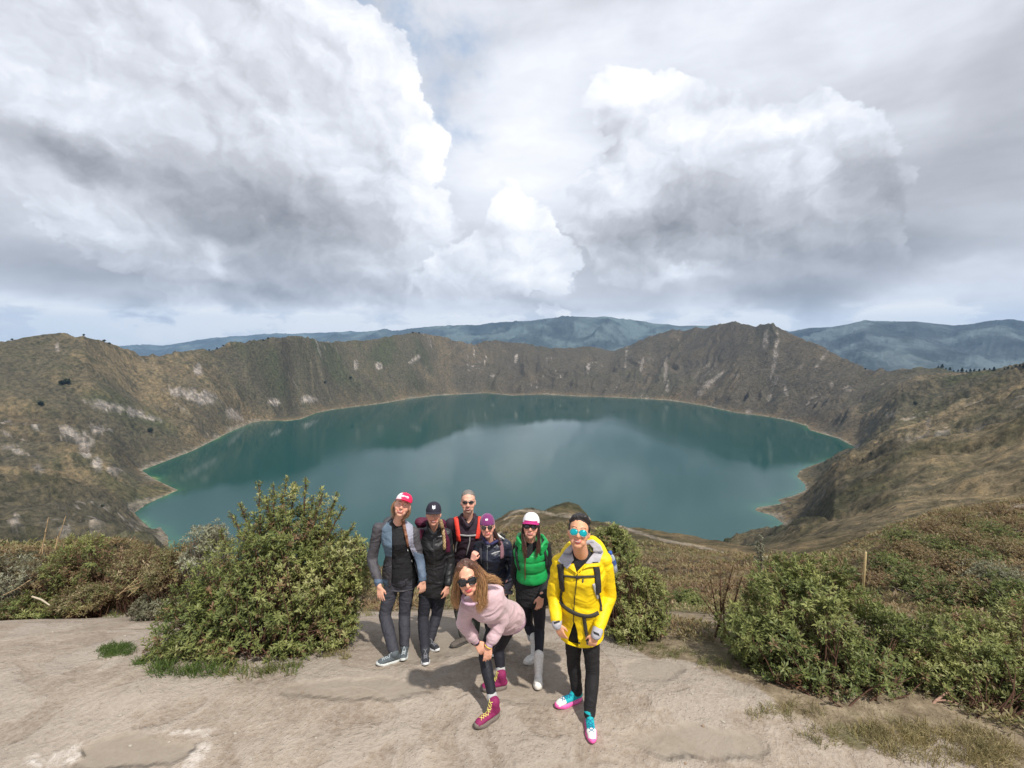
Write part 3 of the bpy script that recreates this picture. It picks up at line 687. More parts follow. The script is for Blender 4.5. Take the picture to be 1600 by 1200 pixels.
def skin_mat(name):
    if name in _mc: return _mc[name]
    m, g, b = mat(name); p = world_pos(g); n = g.noise(p, 35, 4, .6)
    c = g.mix(1.0, attr(g, 'tint', 'Color'), g.ramp(n, [(.3, (.93, .90, .88)), (.5, (1, 1, 1)), (.7, (1.05, 1.03, 1.02))]), 'MULTIPLY')
    g.put(b.inputs['Base Color'], c); b.inputs['Roughness'].default_value = .48; b.inputs['Specular IOR Level'].default_value = .4
    b.inputs['Subsurface Weight'].default_value = .12; b.inputs['Subsurface Radius'].default_value = (.9, .35, .2); b.inputs['Subsurface Scale'].default_value = .006
    g.l.new(bump(g, g.noise(p, 300, 2, .5), .15, .001), b.inputs['Normal']); _mc[name] = m; return m
def hair_mat(name):
    if name in _mc: return _mc[name]
    m, g, b = mat(name); p = world_pos(g); n = g.noise(g.vec('MULTIPLY', p, (160, 160, 26)), 1, 4, .6)
    c = g.mix(1.0, attr(g, 'tint', 'Color'), g.ramp(n, [(.3, (.5, .48, .45)), (.5, (1, 1, 1)), (.7, (1.5, 1.45, 1.35))]), 'MULTIPLY')
    g.put(b.inputs['Base Color'], c); b.inputs['Roughness'].default_value = .42; b.inputs['Specular IOR Level'].default_value = .5
    g.l.new(bump(g, n, .8, .004), b.inputs['Normal']); _mc[name] = m; return m
# ------------------------------------------------------------------ heads
class Head:
    """local frame: x image-right when facing the camera, y out of the face, z to the crown"""
    def __init__(s, px, py, d, turn=0, nod=14, roll=0, scale=1.0):
        s.c = P(px, py, d); t = Vector((0, -1, 0))
        toc = (CAMP - s.c).normalized(); yaw = math.atan2(toc.x, -toc.y) + R(turn)
        f = Vector((math.sin(yaw) * math.cos(R(nod)), -math.cos(yaw) * math.cos(R(nod)), math.sin(R(nod))))
        u = Vector((0, 0, 1)); u = (u - f * u.dot(f)).normalized(); x = u.cross(f)   # image right
        x = -x if x.x < 0 else x
        q = Quaternion(f, R(-roll)); s.u = q @ u; s.x = q @ x; s.f = f
        # positive roll leans the crown to image right
        if (s.u - u).dot(x) * roll < 0: q = Quaternion(f, R(roll)); s.u = q @ u; s.x = q @ x
        s.k = scale
    def w(s, x, y, z): return s.c + (s.x * x + s.f * y + s.u * z) * s.k
    def v(s, x, y, z): return (s.x * x + s.f * y + s.u * z) * s.k
    def ax(s, a, b, c): return (s.v(a, 0, 0), s.v(0, b, 0), s.v(0, 0, c))
    def local(s, co):
        d = (co - np.array([*s.c])) / s.k
        return np.stack([d @ np.array([*s.x]), d @ np.array([*s.f]), d @ np.array([*s.u])], 1)
    def add(s, B, male=False, smile=1):
        j = 1.08 if male else 1.0
        B.ell(s.w(0, -.012, .040), s.ax(.077, .094, .086)); B.ell(s.w(0, .012, -.014), s.ax(.073, .074, .090))
        B.ell(s.w(0, .022, -.060), s.ax(.057 * j, .056, .050)); B.ell(s.w(0, .048, -.092), s.ax(.030 * j, .027, .023))
        for q in (-1, 1):
            B.ell(s.w(q * .036, .046, -.028), s.ax(.030, .030, .034)); B.ell(s.w(q * .030 * j, .036, -.064), s.ax(.026, .034, .030))
            B.ell(s.w(q * .077, -.008, -.006), s.ax(.009, .020, .031)); B.ell(s.w(q * .012, .090, -.030), s.ax(.009, .010, .008))
        B.cap(s.w(-.034, .072, .028), .013 * s.k, s.w(.034, .072, .028), .013 * s.k)
        B.cap(s.w(0, .082, .012), .0085 * s.k, s.w(0, .103, -.026), .0125 * s.k)
        B.cap(s.w(-.017, .072, -.064), .012 * s.k, s.w(.017, .072, -.064), .012 * s.k)
        return B
    def cast(s, tree, x, z):
        h = tree.ray_cast(s.w(x, .3, z), -s.f); return h[0]
    def patch(s, tree, name, w, top, bot, nx=14, nz=4, lift=.0012, x0=0, z0=0):
        V = []; F = []
        for i in range(nx + 1):
            x = -w + 2 * w * i / nx
            for k in range(nz + 1):
                z = top(x) + (bot(x) - top(x)) * k / nz; h = s.cast(tree, x + x0, z + z0)
                if h is None: h = s.w(x + x0, .08, z + z0)
                V.append(h + s.f * lift)
        for i in range(nx):
            for k in range(nz): a = i * (nz + 1) + k; F.append((a, a + 1, a + nz + 2, a + nz + 1))
        me = bpy.data.meshes.new(name); me.from_pydata([tuple(v) for v in V], [], F); me.update()
        if me.polygons and me.polygons[0].normal.dot(s.f) < 0: me.flip_normals()
        return me
def face(H, tree, body, lip=(.38, .09, .08), teeth=True, eyes=False, eyecol=(.05, .03, .02), brow=(.06, .04, .03), wide=.030, gums=False, browz=.030):
    w = wide * 1.15; cz = -.062; lip = (lip[0] * .95, lip[1] * .55, lip[2] * .55)
    top = lambda x: cz + 7 * x * x + .0085 - .003 * abs(x) / w; bot = lambda x: cz + 7 * x * x - .020 * (1 - (x / w) ** 2) - .001
    m = H.patch(tree, 'mouth', w, top, bot, lift=.0034); mo = link('mouth', m, plain('lips_%d' % int(lip[0] * 100), lip, .35), body)
    if teeth:
        w2 = w * .70; t2 = lambda x: cz + 7 * x * x + .0005; b2 = lambda x: cz + 7 * x * x - .0058 * (1 - (x / w2) ** 4)
        link('teeth', H.patch(tree, 'teeth', w2, t2, b2, lift=.0048), plain('tooth_enamel', (.44, .37, .32), .7, .1), body)
    if eyes:
        for q in (-1, 1):
            e = H.patch(tree, 'eye', .013, lambda x: .0042 * (1 - (x / .013) ** 2), lambda x: -.0042 * (1 - (x / .013) ** 2), x0=q * .031, z0=.008)
            link('eye', e, plain('eye_white', (.62, .58, .55), .2), body)
            e = H.patch(tree, 'iris', .0052, lambda x: .0050 * math.sqrt(max(0, 1 - (x / .0052) ** 2)), lambda x: -.0044 * math.sqrt(max(0, 1 - (x / .0052) ** 2)), x0=q * .031, z0=.008, lift=.002)
            link('iris', e, plain('iris_dark', eyecol, .15), body)
    for q in (-1, 1):
        t_ = lambda x: browz + .003 - 14 * x * x + .003; b_ = lambda x: browz - 14 * x * x + .002
        link('eyebrow', H.patch(tree, 'eyebrow', .019, t_, b_, x0=q * .032, lift=.002), plain('brow_%d' % int(brow[0] * 100), brow, .8), body)
def sunglasses(H, root, frame_col, lens_m, rx=.028, rz=.021, sq=2.6, wrap=14, y=.098, z=.008, cat=0.0, fr=.0022):
    items = []
    lens = []
    def outline(q, k, yy):
        a = R(wrap) * q; pts = []
        for i in range(22):
            t = 2 * math.pi * i / 22; cx = abs(math.cos(t)) ** (2 / sq) * math.copysign(1, math.cos(t)); cz = abs(math.sin(t)) ** (2 / sq) * math.copysign(1, math.sin(t))
            X = cx * rx * k; Z = cz * rz * k * (1 - .12 * (cx * -q > 0) * (cz < 0)) + cat * max(cx * q, 0) * max(cz, 0)
            pts.append(H.w(q * .033 + X * math.cos(a), yy - abs(X * q + rx) * math.sin(abs(a)) * .9, z + Z))
        return pts
    for q in (-1, 1):
        o = outline(q, 1, y); items.append(tube_mesh('r', o + [o[0]], fr * H.k, 6))
        c = sum(o, Vector()) / len(o) + H.f * .003 * H.k; inner = outline(q, .55, y + .002)
        V = o + inner + [c]; n = 22; F = []
        for i in range(n): j = (i + 1) % n; F += [(i, j, n + j, n + i), (n + i, n + j, 2 * n)]
        lens.append((V, F))
        a = R(wrap); xe = .033 + rx * math.cos(a)
        items.append(tube_mesh('t', [H.w(q * xe, y - 2 * rx * math.sin(a) * .9, z + .006), H.w(q * (xe + .008), y - .03, z + .007), H.w(q * .078, .02, z + .006), H.w(q * .081, -.02, z + .002)], fr * 1.1 * H.k, 6))
    items.append(tube_mesh('b', [H.w(-.033 + rx * .9, y, z + .007), H.w(0, y + .004, z + .009), H.w(.033 - rx * .9, y, z + .007)], fr * 1.2 * H.k, 6))
    so_ = link('sunglasses', join_vf('sunglasses', items), plain('frame_%d' % int(frame_col[0] * 1000), frame_col, .3), root)
    for l in lens:
        me = join_vf('lens', [l]); 
        if me.polygons[0].normal.dot(H.f) < 0: me.flip_normals()
        link('lens', solidify(me, .002), lens_m, so_)
    return so_
def cap_hat(H, root, crown_m, brim_m, brim_a=12, z0=.045, height=.088, rx=.086, ry=.108, back_m=None, brim_len=.07, peak=True, tint=None):
    B = Blob(); S = []
    for k in range(8):
        t = R(90 * k / 7.0); r = max(math.cos(t), .002) ** .8
        S.append((H.w(0, -.012 - .004 * math.sin(t), z0 + height * math.sin(t) ** 1.05), H.v(rx * r, 0, 0), H.v(0, ry * r, 0)))
    S.insert(0, (H.w(0, -.012, z0 - .006), H.v(rx * .99, 0, 0), H.v(0, ry * .99, 0)))
    B.loft(S, 28); me = B.mesh('cap'); cp = link('cap', me, crown_m, root)
    if tint: tint(me)
    if peak:
        V = []; F = []; n = 16
        for i in range(n + 1):
            a = R(-68 + 136 * i / n); sx = math.sin(a); cy = math.cos(a)
            for k in range(5):
                f = k / 4; L = brim_len * f * (cy ** .45 if cy > 0 else 0)
                x = sx * rx * (1.0 + .03 * f); yv = -.012 + cy * ry * .985 + L; zz = z0 + .002 - math.tan(R(brim_a)) * L - .016 * (sx ** 2) * (.4 + .6 * f)
                V.append(H.w(x, yv, zz))
        for i in range(n):
            for k in range(4): a = i * 5 + k; F.append((a, a + 5, a + 6, a + 1))
        bme = bpy.data.meshes.new('brim'); bme.from_pydata([tuple(v) for v in V], [], F); bme.update(); link('brim', solidify(bme, .004, 0), brim_m, cp)
    link('button', Blob().ell(H.w(0, -.014, z0 + height), H.ax(.007, .007, .005)).mesh('button'), crown_m if not peak else brim_m, cp)
    return cp
def logo_text(H, cp, tree, text, size, z, col, dx=0, name='logo'):
    cu = bpy.data.curves.new('t', 'FONT'); cu.body = text; cu.size = size; cu.align_x = 'CENTER'; cu.align_y = 'CENTER'; cu.offset = size * .03; cu.resolution_u = 2
    o = bpy.data.objects.new('t', cu); COL.objects.link(o); dg = bpy.context.evaluated_depsgraph_get(); me = bpy.data.meshes.new_from_object(o.evaluated_get(dg), depsgraph=dg)
    bpy.data.objects.remove(o); bm = bmesh.new(); bm.from_mesh(me); bmesh.ops.subdivide_edges(bm, edges=bm.edges, cuts=1)
    for v in bm.verts:
        h = H.cast(tree, v.co.x + dx, v.co.y + z); 
        if h is None: h = H.w(v.co.x + dx, .085, v.co.y + z)
        v.co = h + H.f * .0025
    bm.to_mesh(me); bm.free(); me.name = name; return link(name, me, plain('print_%d' % int(col[0] * 100), col, .7), cp, smooth=False)
def hand(B, wr, d, n, thumb, k=1.0, curl=22, spread=5, curls=None):
    """wr wrist, d towards the fingers, n out of the back of the hand, thumb: side vector of the thumb"""
    d = Vector(d).normalized(); n = Vector(n); n = (n - d * n.dot(d)).normalized(); s = d.cross(n); s = s if s.dot(Vector(thumb)) > 0 else -s
    w = lambda x, y, z: wr + (s * x + d * y + n * z) * k
    B.cap(w(0, -.02, 0), .024 * k, w(0, .01, 0), .026 * k, (n, .8)); 
    for x in (-.026, -.009, .009, .026): B.cap(w(x * .55, .012, 0), .016 * k, w(x, .082, 0), .0125 * k, (n, .85))
    for i, (x, L) in enumerate([(.028, .068), (.0095, .076), (-.0095, .070), (-.027, .055)]):
        cu = (curls[i] if curls else curl + i * 4); a = R(spread * (1.2 - i * .8)); p = w(x, .084, .001); ang = R(cu * .6); rr = .0092 - .0006 * (i == 3)
        for q, f in enumerate((.45, .30, .25)):
            dirv = (d * math.cos(ang) - n * math.sin(ang)) + s * math.sin(a) * math.cos(ang); e = p + dirv * L * f * k
            B.cap(p, (rr - .0008 * q) * k, e, (rr - .0008 * (q + 1)) * k, None, 10); p = e; ang += R(cu * .8)
    p = w(.026, .028, -.004); e = w(.050, .058, -.012); e2 = w(.054, .088, -.016 - curl * .0003)
    B.cap(w(.012, .012, 0), .017 * k, p, .014 * k); B.cap(p, .013 * k, e, .0105 * k); B.cap(e, .0100 * k, e2, .0082 * k)
# ------------------------------------------------------------------ figures
def torso_frame(j):
    pel = (j['hipA'] + j['hipB']) / 2; nk = j['neck']; side = (j['shB'] - j['shA']).normalized(); up = (nk - pel).normalized()
    side = (side - up * side.dot(up)).normalized(); front = side.cross(up); 
    hs = (j['hipB'] - j['hipA']).normalized(); hs = (hs - up * hs.dot(up)).normalized()
    return pel, nk, side, up, front, hs
def torso(B, j, prof, g=0.0, bow=0.0, b=1.0):
    pel, nk, side, up, front, hs = torso_frame(j); L = nk - pel; S = []
    for t, wv, dv, fo in prof:
        sd_ = (hs * (1 - t) + side * t).normalized() if 0 <= t <= 1 else (side if t > 1 else hs); fr = sd_.cross(up)
        S.append((pel + L * t + fr * (fo + bow * math.sin(math.pi * min(max(t, 0), 1))), sd_ * (wv * b + g), fr * (dv * b + g)))
    # densify
    return B.loft(S, 30)
PROF_F = [(-.20, .150, .105, 0), (-.08, .160, .115, 0), (.08, .158, .112, 0), (.25, .135, .098, .005), (.42, .120, .090, .008), (.58, .130, .105, .016), (.72, .145, .118, .020), (.84, .150, .098, .006), (.93, .130, .075, 0), (1.0, .075, .058, 0), (1.04, .050, .050, 0)]
PROF_M = [(-.20, .150, .105, 0), (-.08, .158, .112, 0), (.08, .155, .110, 0), (.25, .148, .108, .004), (.42, .145, .108, .006), (.58, .155, .115, .008), (.72, .168, .120, .010), (.84, .172, .102, .004), (.93, .150, .078, 0), (1.0, .085, .062, 0), (1.04, .058, .056, 0)]
def make_joints(spec):
    return {k: (P(*v) if isinstance(v, tuple) else v) for k, v in spec.items()}
def body_mesh(H, j, hands, male=False, b=1.0, skin=(.62, .38, .27), hk=.95, neck_r=.050, voxel=.0055, lips=False, stubble=None):
    B = Blob(); H.add(B, male); 
    B.cap(H.w(0, -.022, -.055), neck_r * H.k * 1.03, j['neck'] - Vector((0, 0, .03)), neck_r * 1.12)
    torso(B, j, PROF_M if male else PROF_F, -.012, 0, b)
    ar = 1.1 if male else .95
    for s in 'AB':
        sh, el, wr = j['sh' + s], j['el' + s], j['wr' + s]
        B.cap(sh, .046 * ar, el, .036 * ar); B.cap(el, .037 * ar, wr, .025 * ar)
        hip, kn, an = j['hip' + s], j['kn' + s], j['an' + s]
        B.cap(hip, .074 * b, kn, .046 * b); B.cap(kn, .046 * b, an + (kn - an) * .65, .045 * b); B.cap(an + (kn - an) * .65, .045 * b, an, .030)
        B.cap(an, .030, an + Vector((0, 0, -.04)), .030)
        if hands.get(s): hand(B, wr, *hands[s], k=hk) if not isinstance(hands[s], dict) else hand(B, wr, k=hk, **hands[s])
    me = B.fuse('body', voxel, 3, .5)
    co = vco(me); l = H.local(co); base = np.array(skin); c = np.tile(base, (len(co), 1))
    red = np.array([base[0] * 1.02, base[1] * .78, base[2] * .74])
    def dab(x, z, r, k, col=red):
        nonlocal c
        q = np.hypot(l[:, 0] - x, l[:, 2] - z) / r; m = np.clip(1 - q, 0, 1) * k * (l[:, 1] > 0) * (np.abs(l[:, 2]) < .2); c = c + (col - c) * m[:, None]
    for q in (-1, 1): dab(q * .038, -.026, .035, .7)
    dab(0, -.028, .022, .6)
    if stubble:
        zone = (l[:, 1] > .02) & (l[:, 2] < -.038) & (l[:, 2] > -.125) & (np.abs(l[:, 0]) < .034)
        st = zone & ((np.abs(l[:, 2] + .050) < .008) | (np.abs(l[:, 0]) > .024) | (l[:, 2] < -.082)); c[st] = c[st] * .35 + np.array(stubble) * .65
    set_attr(me, 'tint', c, 'COLOR'); return me
def legs_garment(name, j, g=.014, b=1.0, ankle=.05, flare=0, voxel=.007, fold=.006, seed=3, cut=0.07, prof=None, low=None):
    B = Blob(); pel, nk, side, up, front, hs = torso_frame(j)
    torso(B, j, [(-.20, .135, .100, 0), (-.08, .148, .110, 0), (.08, .145, .108, 0)], g, 0, b)
    for s in 'AB':
        hip, kn, an = j['hip' + s], j['kn' + s], j['an' + s] + (j['kn' + s] - j['an' + s]) * cut
        B.cap(hip, .078 * b + g, hip + (kn - hip) * .5, .064 * b + g); B.cap(hip + (kn - hip) * .5, .064 * b + g, kn, .048 * b + g)
        m = an + (kn - an) * .62; B.cap(kn, .048 * b + g, m, (.047 + flare * .3) * b + g); B.cap(m, (.047 + flare * .3) * b + g, an, ankle)
    me = B.fuse(name, voxel, 3, .5, (fold, (8, 8, 24), seed)); return me
def top_garment(name, j, prof, g=.016, b=1.0, sleeve=(.060, .052, .040), voxel=.007, fold=.007, seed=5, t0=None, bow=0, extra=None, sl_end=.86, puff=0):
    B = Blob(); pr = [p for p in prof if t0 is None or p[0] >= t0]
    if t0 is not None: pr = [(t0, pr[0][1], pr[0][2], pr[0][3])] + pr
    torso(B, j, pr, g, bow, b)
    for s in 'AB':
        sh, el, wr = j['sh' + s], j['el' + s], j['wr' + s]; wr = el + (wr - el) * sl_end
        B.cap(sh, sleeve[0], sh + (el - sh) * .5, (sleeve[0] + sleeve[1]) / 2 + puff); B.cap(sh + (el - sh) * .5, (sleeve[0] + sleeve[1]) / 2 + puff, el, sleeve[1] + puff)
        B.cap(el, sleeve[1] + puff, el + (wr - el) * .6, (sleeve[1] + sleeve[2]) / 2 + puff); B.cap(el + (wr - el) * .6, (sleeve[1] + sleeve[2]) / 2 + puff, wr, sleeve[2])
        B.cap(sh, sleeve[0] * .95, j['neck'] + (sh - j['neck']) * .25 - Vector((0, 0, .02)), sleeve[0] * .72)
    if extra: extra(B)
    return B.fuse(name, voxel, 4, .5, (fold, (9, 9, 19), seed))
def tcoords(co, j):
    """t up the spine, s to image right (m), f to the front (m)"""
    pel, nk, side, up, front, hs = torso_frame(j); L = (nk - pel).length; d = co - np.array([*pel])
    return d @ np.array([*up]) / L, d @ np.array([*side]), d @ np.array([*front])
def shoe(root, heel, toe, upper_m, sole_m, lace_m=None, k=1.0, high=.0, an=None, sole_h=.020, cuff_m=None, name='shoe', tint=None, heelblock=0, wide=1.0):
    heel = Vector(heel); toe = Vector(toe); d = toe - heel; L = d.length; d.normalize(); s = d.cross(Vector((0, 0, 1))).normalized(); u = s.cross(d)
    w = lambda x, y, z: heel + s * x + d * y + u * z
    ww = wide * .042
    B = Blob(); hs = sole_h
    B.cap(w(0, .03 * k, hs + .026), .032 * k, w(0, .10 * k, hs + .026), .034 * k)
    B.cap(w(0, .08 * k, hs + .022), .036 * k, w(0, L - .05, hs + .014), .034 * k, (u, .72)); B.cap(w(0, L - .09, hs + .02), .040 * k, w(0, L - .042, hs + .010), .034 * k, (u, .62))
    if an is not None:
        top = an + (an - w(0, .055, hs)).normalized() * high; B.cap(w(0, .05 * k, hs + .035), .038 * k, top, .047 * k)
        B.cap(w(0, .10 * k, hs + .04), .028 * k, top + d * .012, .030 * k)
    me = B.fuse(name, .005, 3, .5); o = link(name, me, upper_m, root)
    if tint: tint(me, heel, d, s, u, L)
    # sole outline
    V = []; F = []; n = 28
    for lay, (z, gq) in enumerate([(0, .96), (.004, 1.0), (sole_h * .6, 1.0), (sole_h + .004, .97)]):
        for i in range(n):
            t = 2 * math.pi * i / n; y = L * .5 - L * .5 * math.cos(t); f = y / L
            half = ww * (.80 + .28 * math.sin(math.pi * min(f * 1.15, 1)) + .10 * (f > .6) - .16 * math.exp(-((f - .42) / .16) ** 2)) * math.sqrt(max(0, 1 - (2 * f - 1) ** 4)) * k
            lift = .022 * max(0, f - .72) / .28 * (1 if lay else 1) + (.0)
            V.append(w(half * gq * (1 if t < math.pi else -1), (y - L / 2) * gq + L / 2, z + lift * .8))
    for a in range(3):
        for i in range(n): i2 = (i + 1) % n; F.append((a * n + i, a * n + i2, (a + 1) * n + i2, (a + 1) * n + i))
    F.append(tuple(range(n))[::-1]); F.append(tuple(3 * n + i for i in range(n)))
    sm = bpy.data.meshes.new('sole'); sm.from_pydata([tuple(v) for v in V], [], F)
    bm = bmesh.new(); bm.from_mesh(sm); bmesh.ops.recalc_face_normals(bm, faces=bm.faces); bm.to_mesh(sm); bm.free()
    link('sole', sm, sole_m, o)
    if lace_m:
        tr = bvh_of(me); items = []
        for i in range(4):
            y = L * (.46 + .09 * i) if high < .05 else L * (.40 + .10 * i)
            for q in (-1, 1):
                pts = []
                for t in np.linspace(-1, 1, 7):
                    h = tr.ray_cast(w(t * .020 * q, y + .012 * t, .25), -u)
                    if h[0] is not None: pts.append(h[0] + u * .002)
                if len(pts) > 2: items.append(tube_mesh('l', pts, .0026, 5))
        if an is not None and high > .03:
            for i in range(3):
                for q in (-1, 1):
                    pts = []
                    for t in np.linspace(-1, 1, 7):
                        z = sole_h + .07 + .028 * i + .010 * t; h = tr.ray_cast(w(t * .022 * q, .4, z), -d)
                        if h[0] is not None: pts.append(h[0] + d * .002)
                    if len(pts) > 2: items.append(tube_mesh('l', pts, .0028, 5))
        if items: link('laces', join_vf('laces', items), lace_m, o)
    return o
def lock(rng, pts, r, n, jit, seg=6, pinch=.35):
    """a bundle of n wavy strands round a guide curve"""
    Q = resample(pts, 16); it = []
    for k in range(n):
        ox, oy, oz = [rng.uniform(-1, 1) for _ in range(3)]; ph = rng.uniform(0, 6.28); wv = rng.uniform(.3, 1) * jit; e = rng.uniform(.8, 1.0)
        pl = []
        for i, q in enumerate(Q):
            f = i / 15 * e; sp = .45 + .9 * math.sin(math.pi * min(1, f * .9 + .08))
            idx = f * 15; a = int(idx); b2 = min(a + 1, 15); p = Q[a] + (Q[b2] - Q[a]) * (idx - a)
            pl.append(Vector(p) + Vector((ox, oy, oz)) * r * sp + Vector((math.sin(ph + f * 11), math.cos(ph * 1.3 + f * 9), 0)) * wv * f)
        rr = [r * .145 * (1 - .75 * (i / 15) ** 3) * (.6 + .4 * math.sin(math.pi * min(1, i / 15 + .15))) for i in range(16)]
        it.append(tube_mesh('l', pl, rr, seg))
    return it
# ------------------------------------------------------------------ people
from mathutils.geometry import delaunay_2d_cdt
def in_poly(px, py, poly):
    ins = np.zeros(px.shape, bool); n = len(poly)
    for i in range(n):
        x0, y0 = poly[i]; x1, y1 = poly[(i + 1) % n]
        ins ^= ((y0 > py) != (y1 > py)) & (px < (x1 - x0) * (py - y0) / ((y1 - y0) if y1 != y0 else 1e-9) + x0)
    return ins
def px_mask(me, poly, facing=True):
    co = vco(me); px, py = pix(co[:, 0], co[:, 1], co[:, 2]); m = in_poly(px, py, poly)
    if facing: m &= (vno(me) * (np.array([*CAMP]) - co)).sum(1) > 0
    return m
def tint_mesh(me, base, zones=()):
    c = np.tile(np.array(base, float), (len(me.vertices), 1))
    for poly, col in zones: c[px_mask(me, poly)] = col
    set_attr(me, 'tint', c, 'COLOR')
def patch_px(trees, poly, name='patch', step=1.6, lift=.003, th=.003, sm=2):
    b = []; n = len(poly)
    for i in range(n):
        a, c = Vector(poly[i]), Vector(poly[(i + 1) % n]); k = max(1, int((c - a).length / step)); b += [a + (c - a) * j / k for j in range(k)]
    nb = len(b); xs = [p[0] for p in poly]; ys = [p[1] for p in poly]; inner = []
    gx = np.arange(min(xs), max(xs), step); gy = np.arange(min(ys), max(ys), step)
    for x in gx:
        m = in_poly(np.full(gy.shape, x), gy, poly)
        for y in gy[m]:
            if min((Vector((x, y)) - q).length for q in b) > step * .5: inner.append(Vector((x, y)))
    r = delaunay_2d_cdt(b + inner, [(i, (i + 1) % nb) for i in range(nb)], [list(range(nb))], 1, 1e-4)
    V2, F = r[0], r[2]; V = []; dep = []; ok = []
    for v in V2:
        h = hit_px(trees, v.x, v.y); dep.append(h[3] if h else None); ok.append(h)
    good = [d for d in dep if d]; med = float(np.median(good))
    for v, h in zip(V2, ok):
        d = Vector(ray(v.x, v.y)).normalized(); D = h[3] if (h and abs(h[3] - med) < .25) else med
        V.append(CAMP + d * (D - lift))
    me = bpy.data.meshes.new(name); me.from_pydata([tuple(v) for v in V], [], F); me.update()
    if me.polygons and me.polygons[0].normal.dot(CAMP - V[0]) < 0: me.flip_normals()
    return solidify(me, th)
def GP(px, py):
    x, y = ground_pt(px, py); return Vector((x, y, gz(x, y)))
def feet(px, py, dx, dy, L):
    """toe pixel, heading, length -> heel, toe, ankle"""
    t = GP(px, py); d = Vector((dx, dy, 0)).normalized(); h = t - d * L; h.z = gz(h.x, h.y); return h, t, h + d * .055 + Vector((0, 0, .095))
def hair_cap(H, name, root, col, m, extra=None, k=1.0, vox=.006, low=-.02, top=.012, back=-.022, col2=None):
    B = Blob(); B.ell(H.w(0, back, .045 + top * .4), H.ax(.081 * k, .092 * k, .088 * k)); B.ell(H.w(0, back - .02, low), H.ax(.074 * k, .072 * k, .075))
    if extra: extra(B)
    me = B.fuse(name, vox, 2, .5, (.004, (60, 60, 12), 4)); tint_mesh(me, col); return link('hair', me, m, root)
def hair_strands(items, cols, ygrad=None):
    """join strand tubes; colour varies from strand to strand and root to tip"""
    me = join_vf('locks', items); c = []; rng = random.Random(4)
    for v, f in items:
        k = rng.uniform(.75, 1.25); n = len(v)
        for i in range(n):
            t = i / n; a = np.array(cols[0]) * (1 - t) + np.array(cols[1]) * t; c.append(a * k)
    set_attr(me, 'tint', np.array(c), 'COLOR'); return me
M_HAIR = hair_mat('hair_strands'); M_SKIN = skin_mat('skin')
M_LENS = plain('dark_lens', (.012, .012, .014), .06, .6, coat=.5)
M_BLACKC = cloth('black_cloth', (.016, .016, .018), .8, 16, .012)
M_CHAR = cloth('charcoal_cloth', (.040, .040, .050), .75, 14, .014)
M_RUB = plain('sole_rubber', (.55, .53, .50), .8)
M_TINT = cloth('shell_fabric', None, .62, 13, .016, spec=.35)
M_BLKSTRAP = plain('black_webbing', (.022, .022, .024), .7, .3)
M_GREYSTRAP = plain('grey_webbing', (.33, .32, .32), .7, .3)
GRP = 'hikers posing together on the path above the lake'
FLAGS = {}
def person(pos, label):
    return empty('person', pos, label, 'person', GRP)
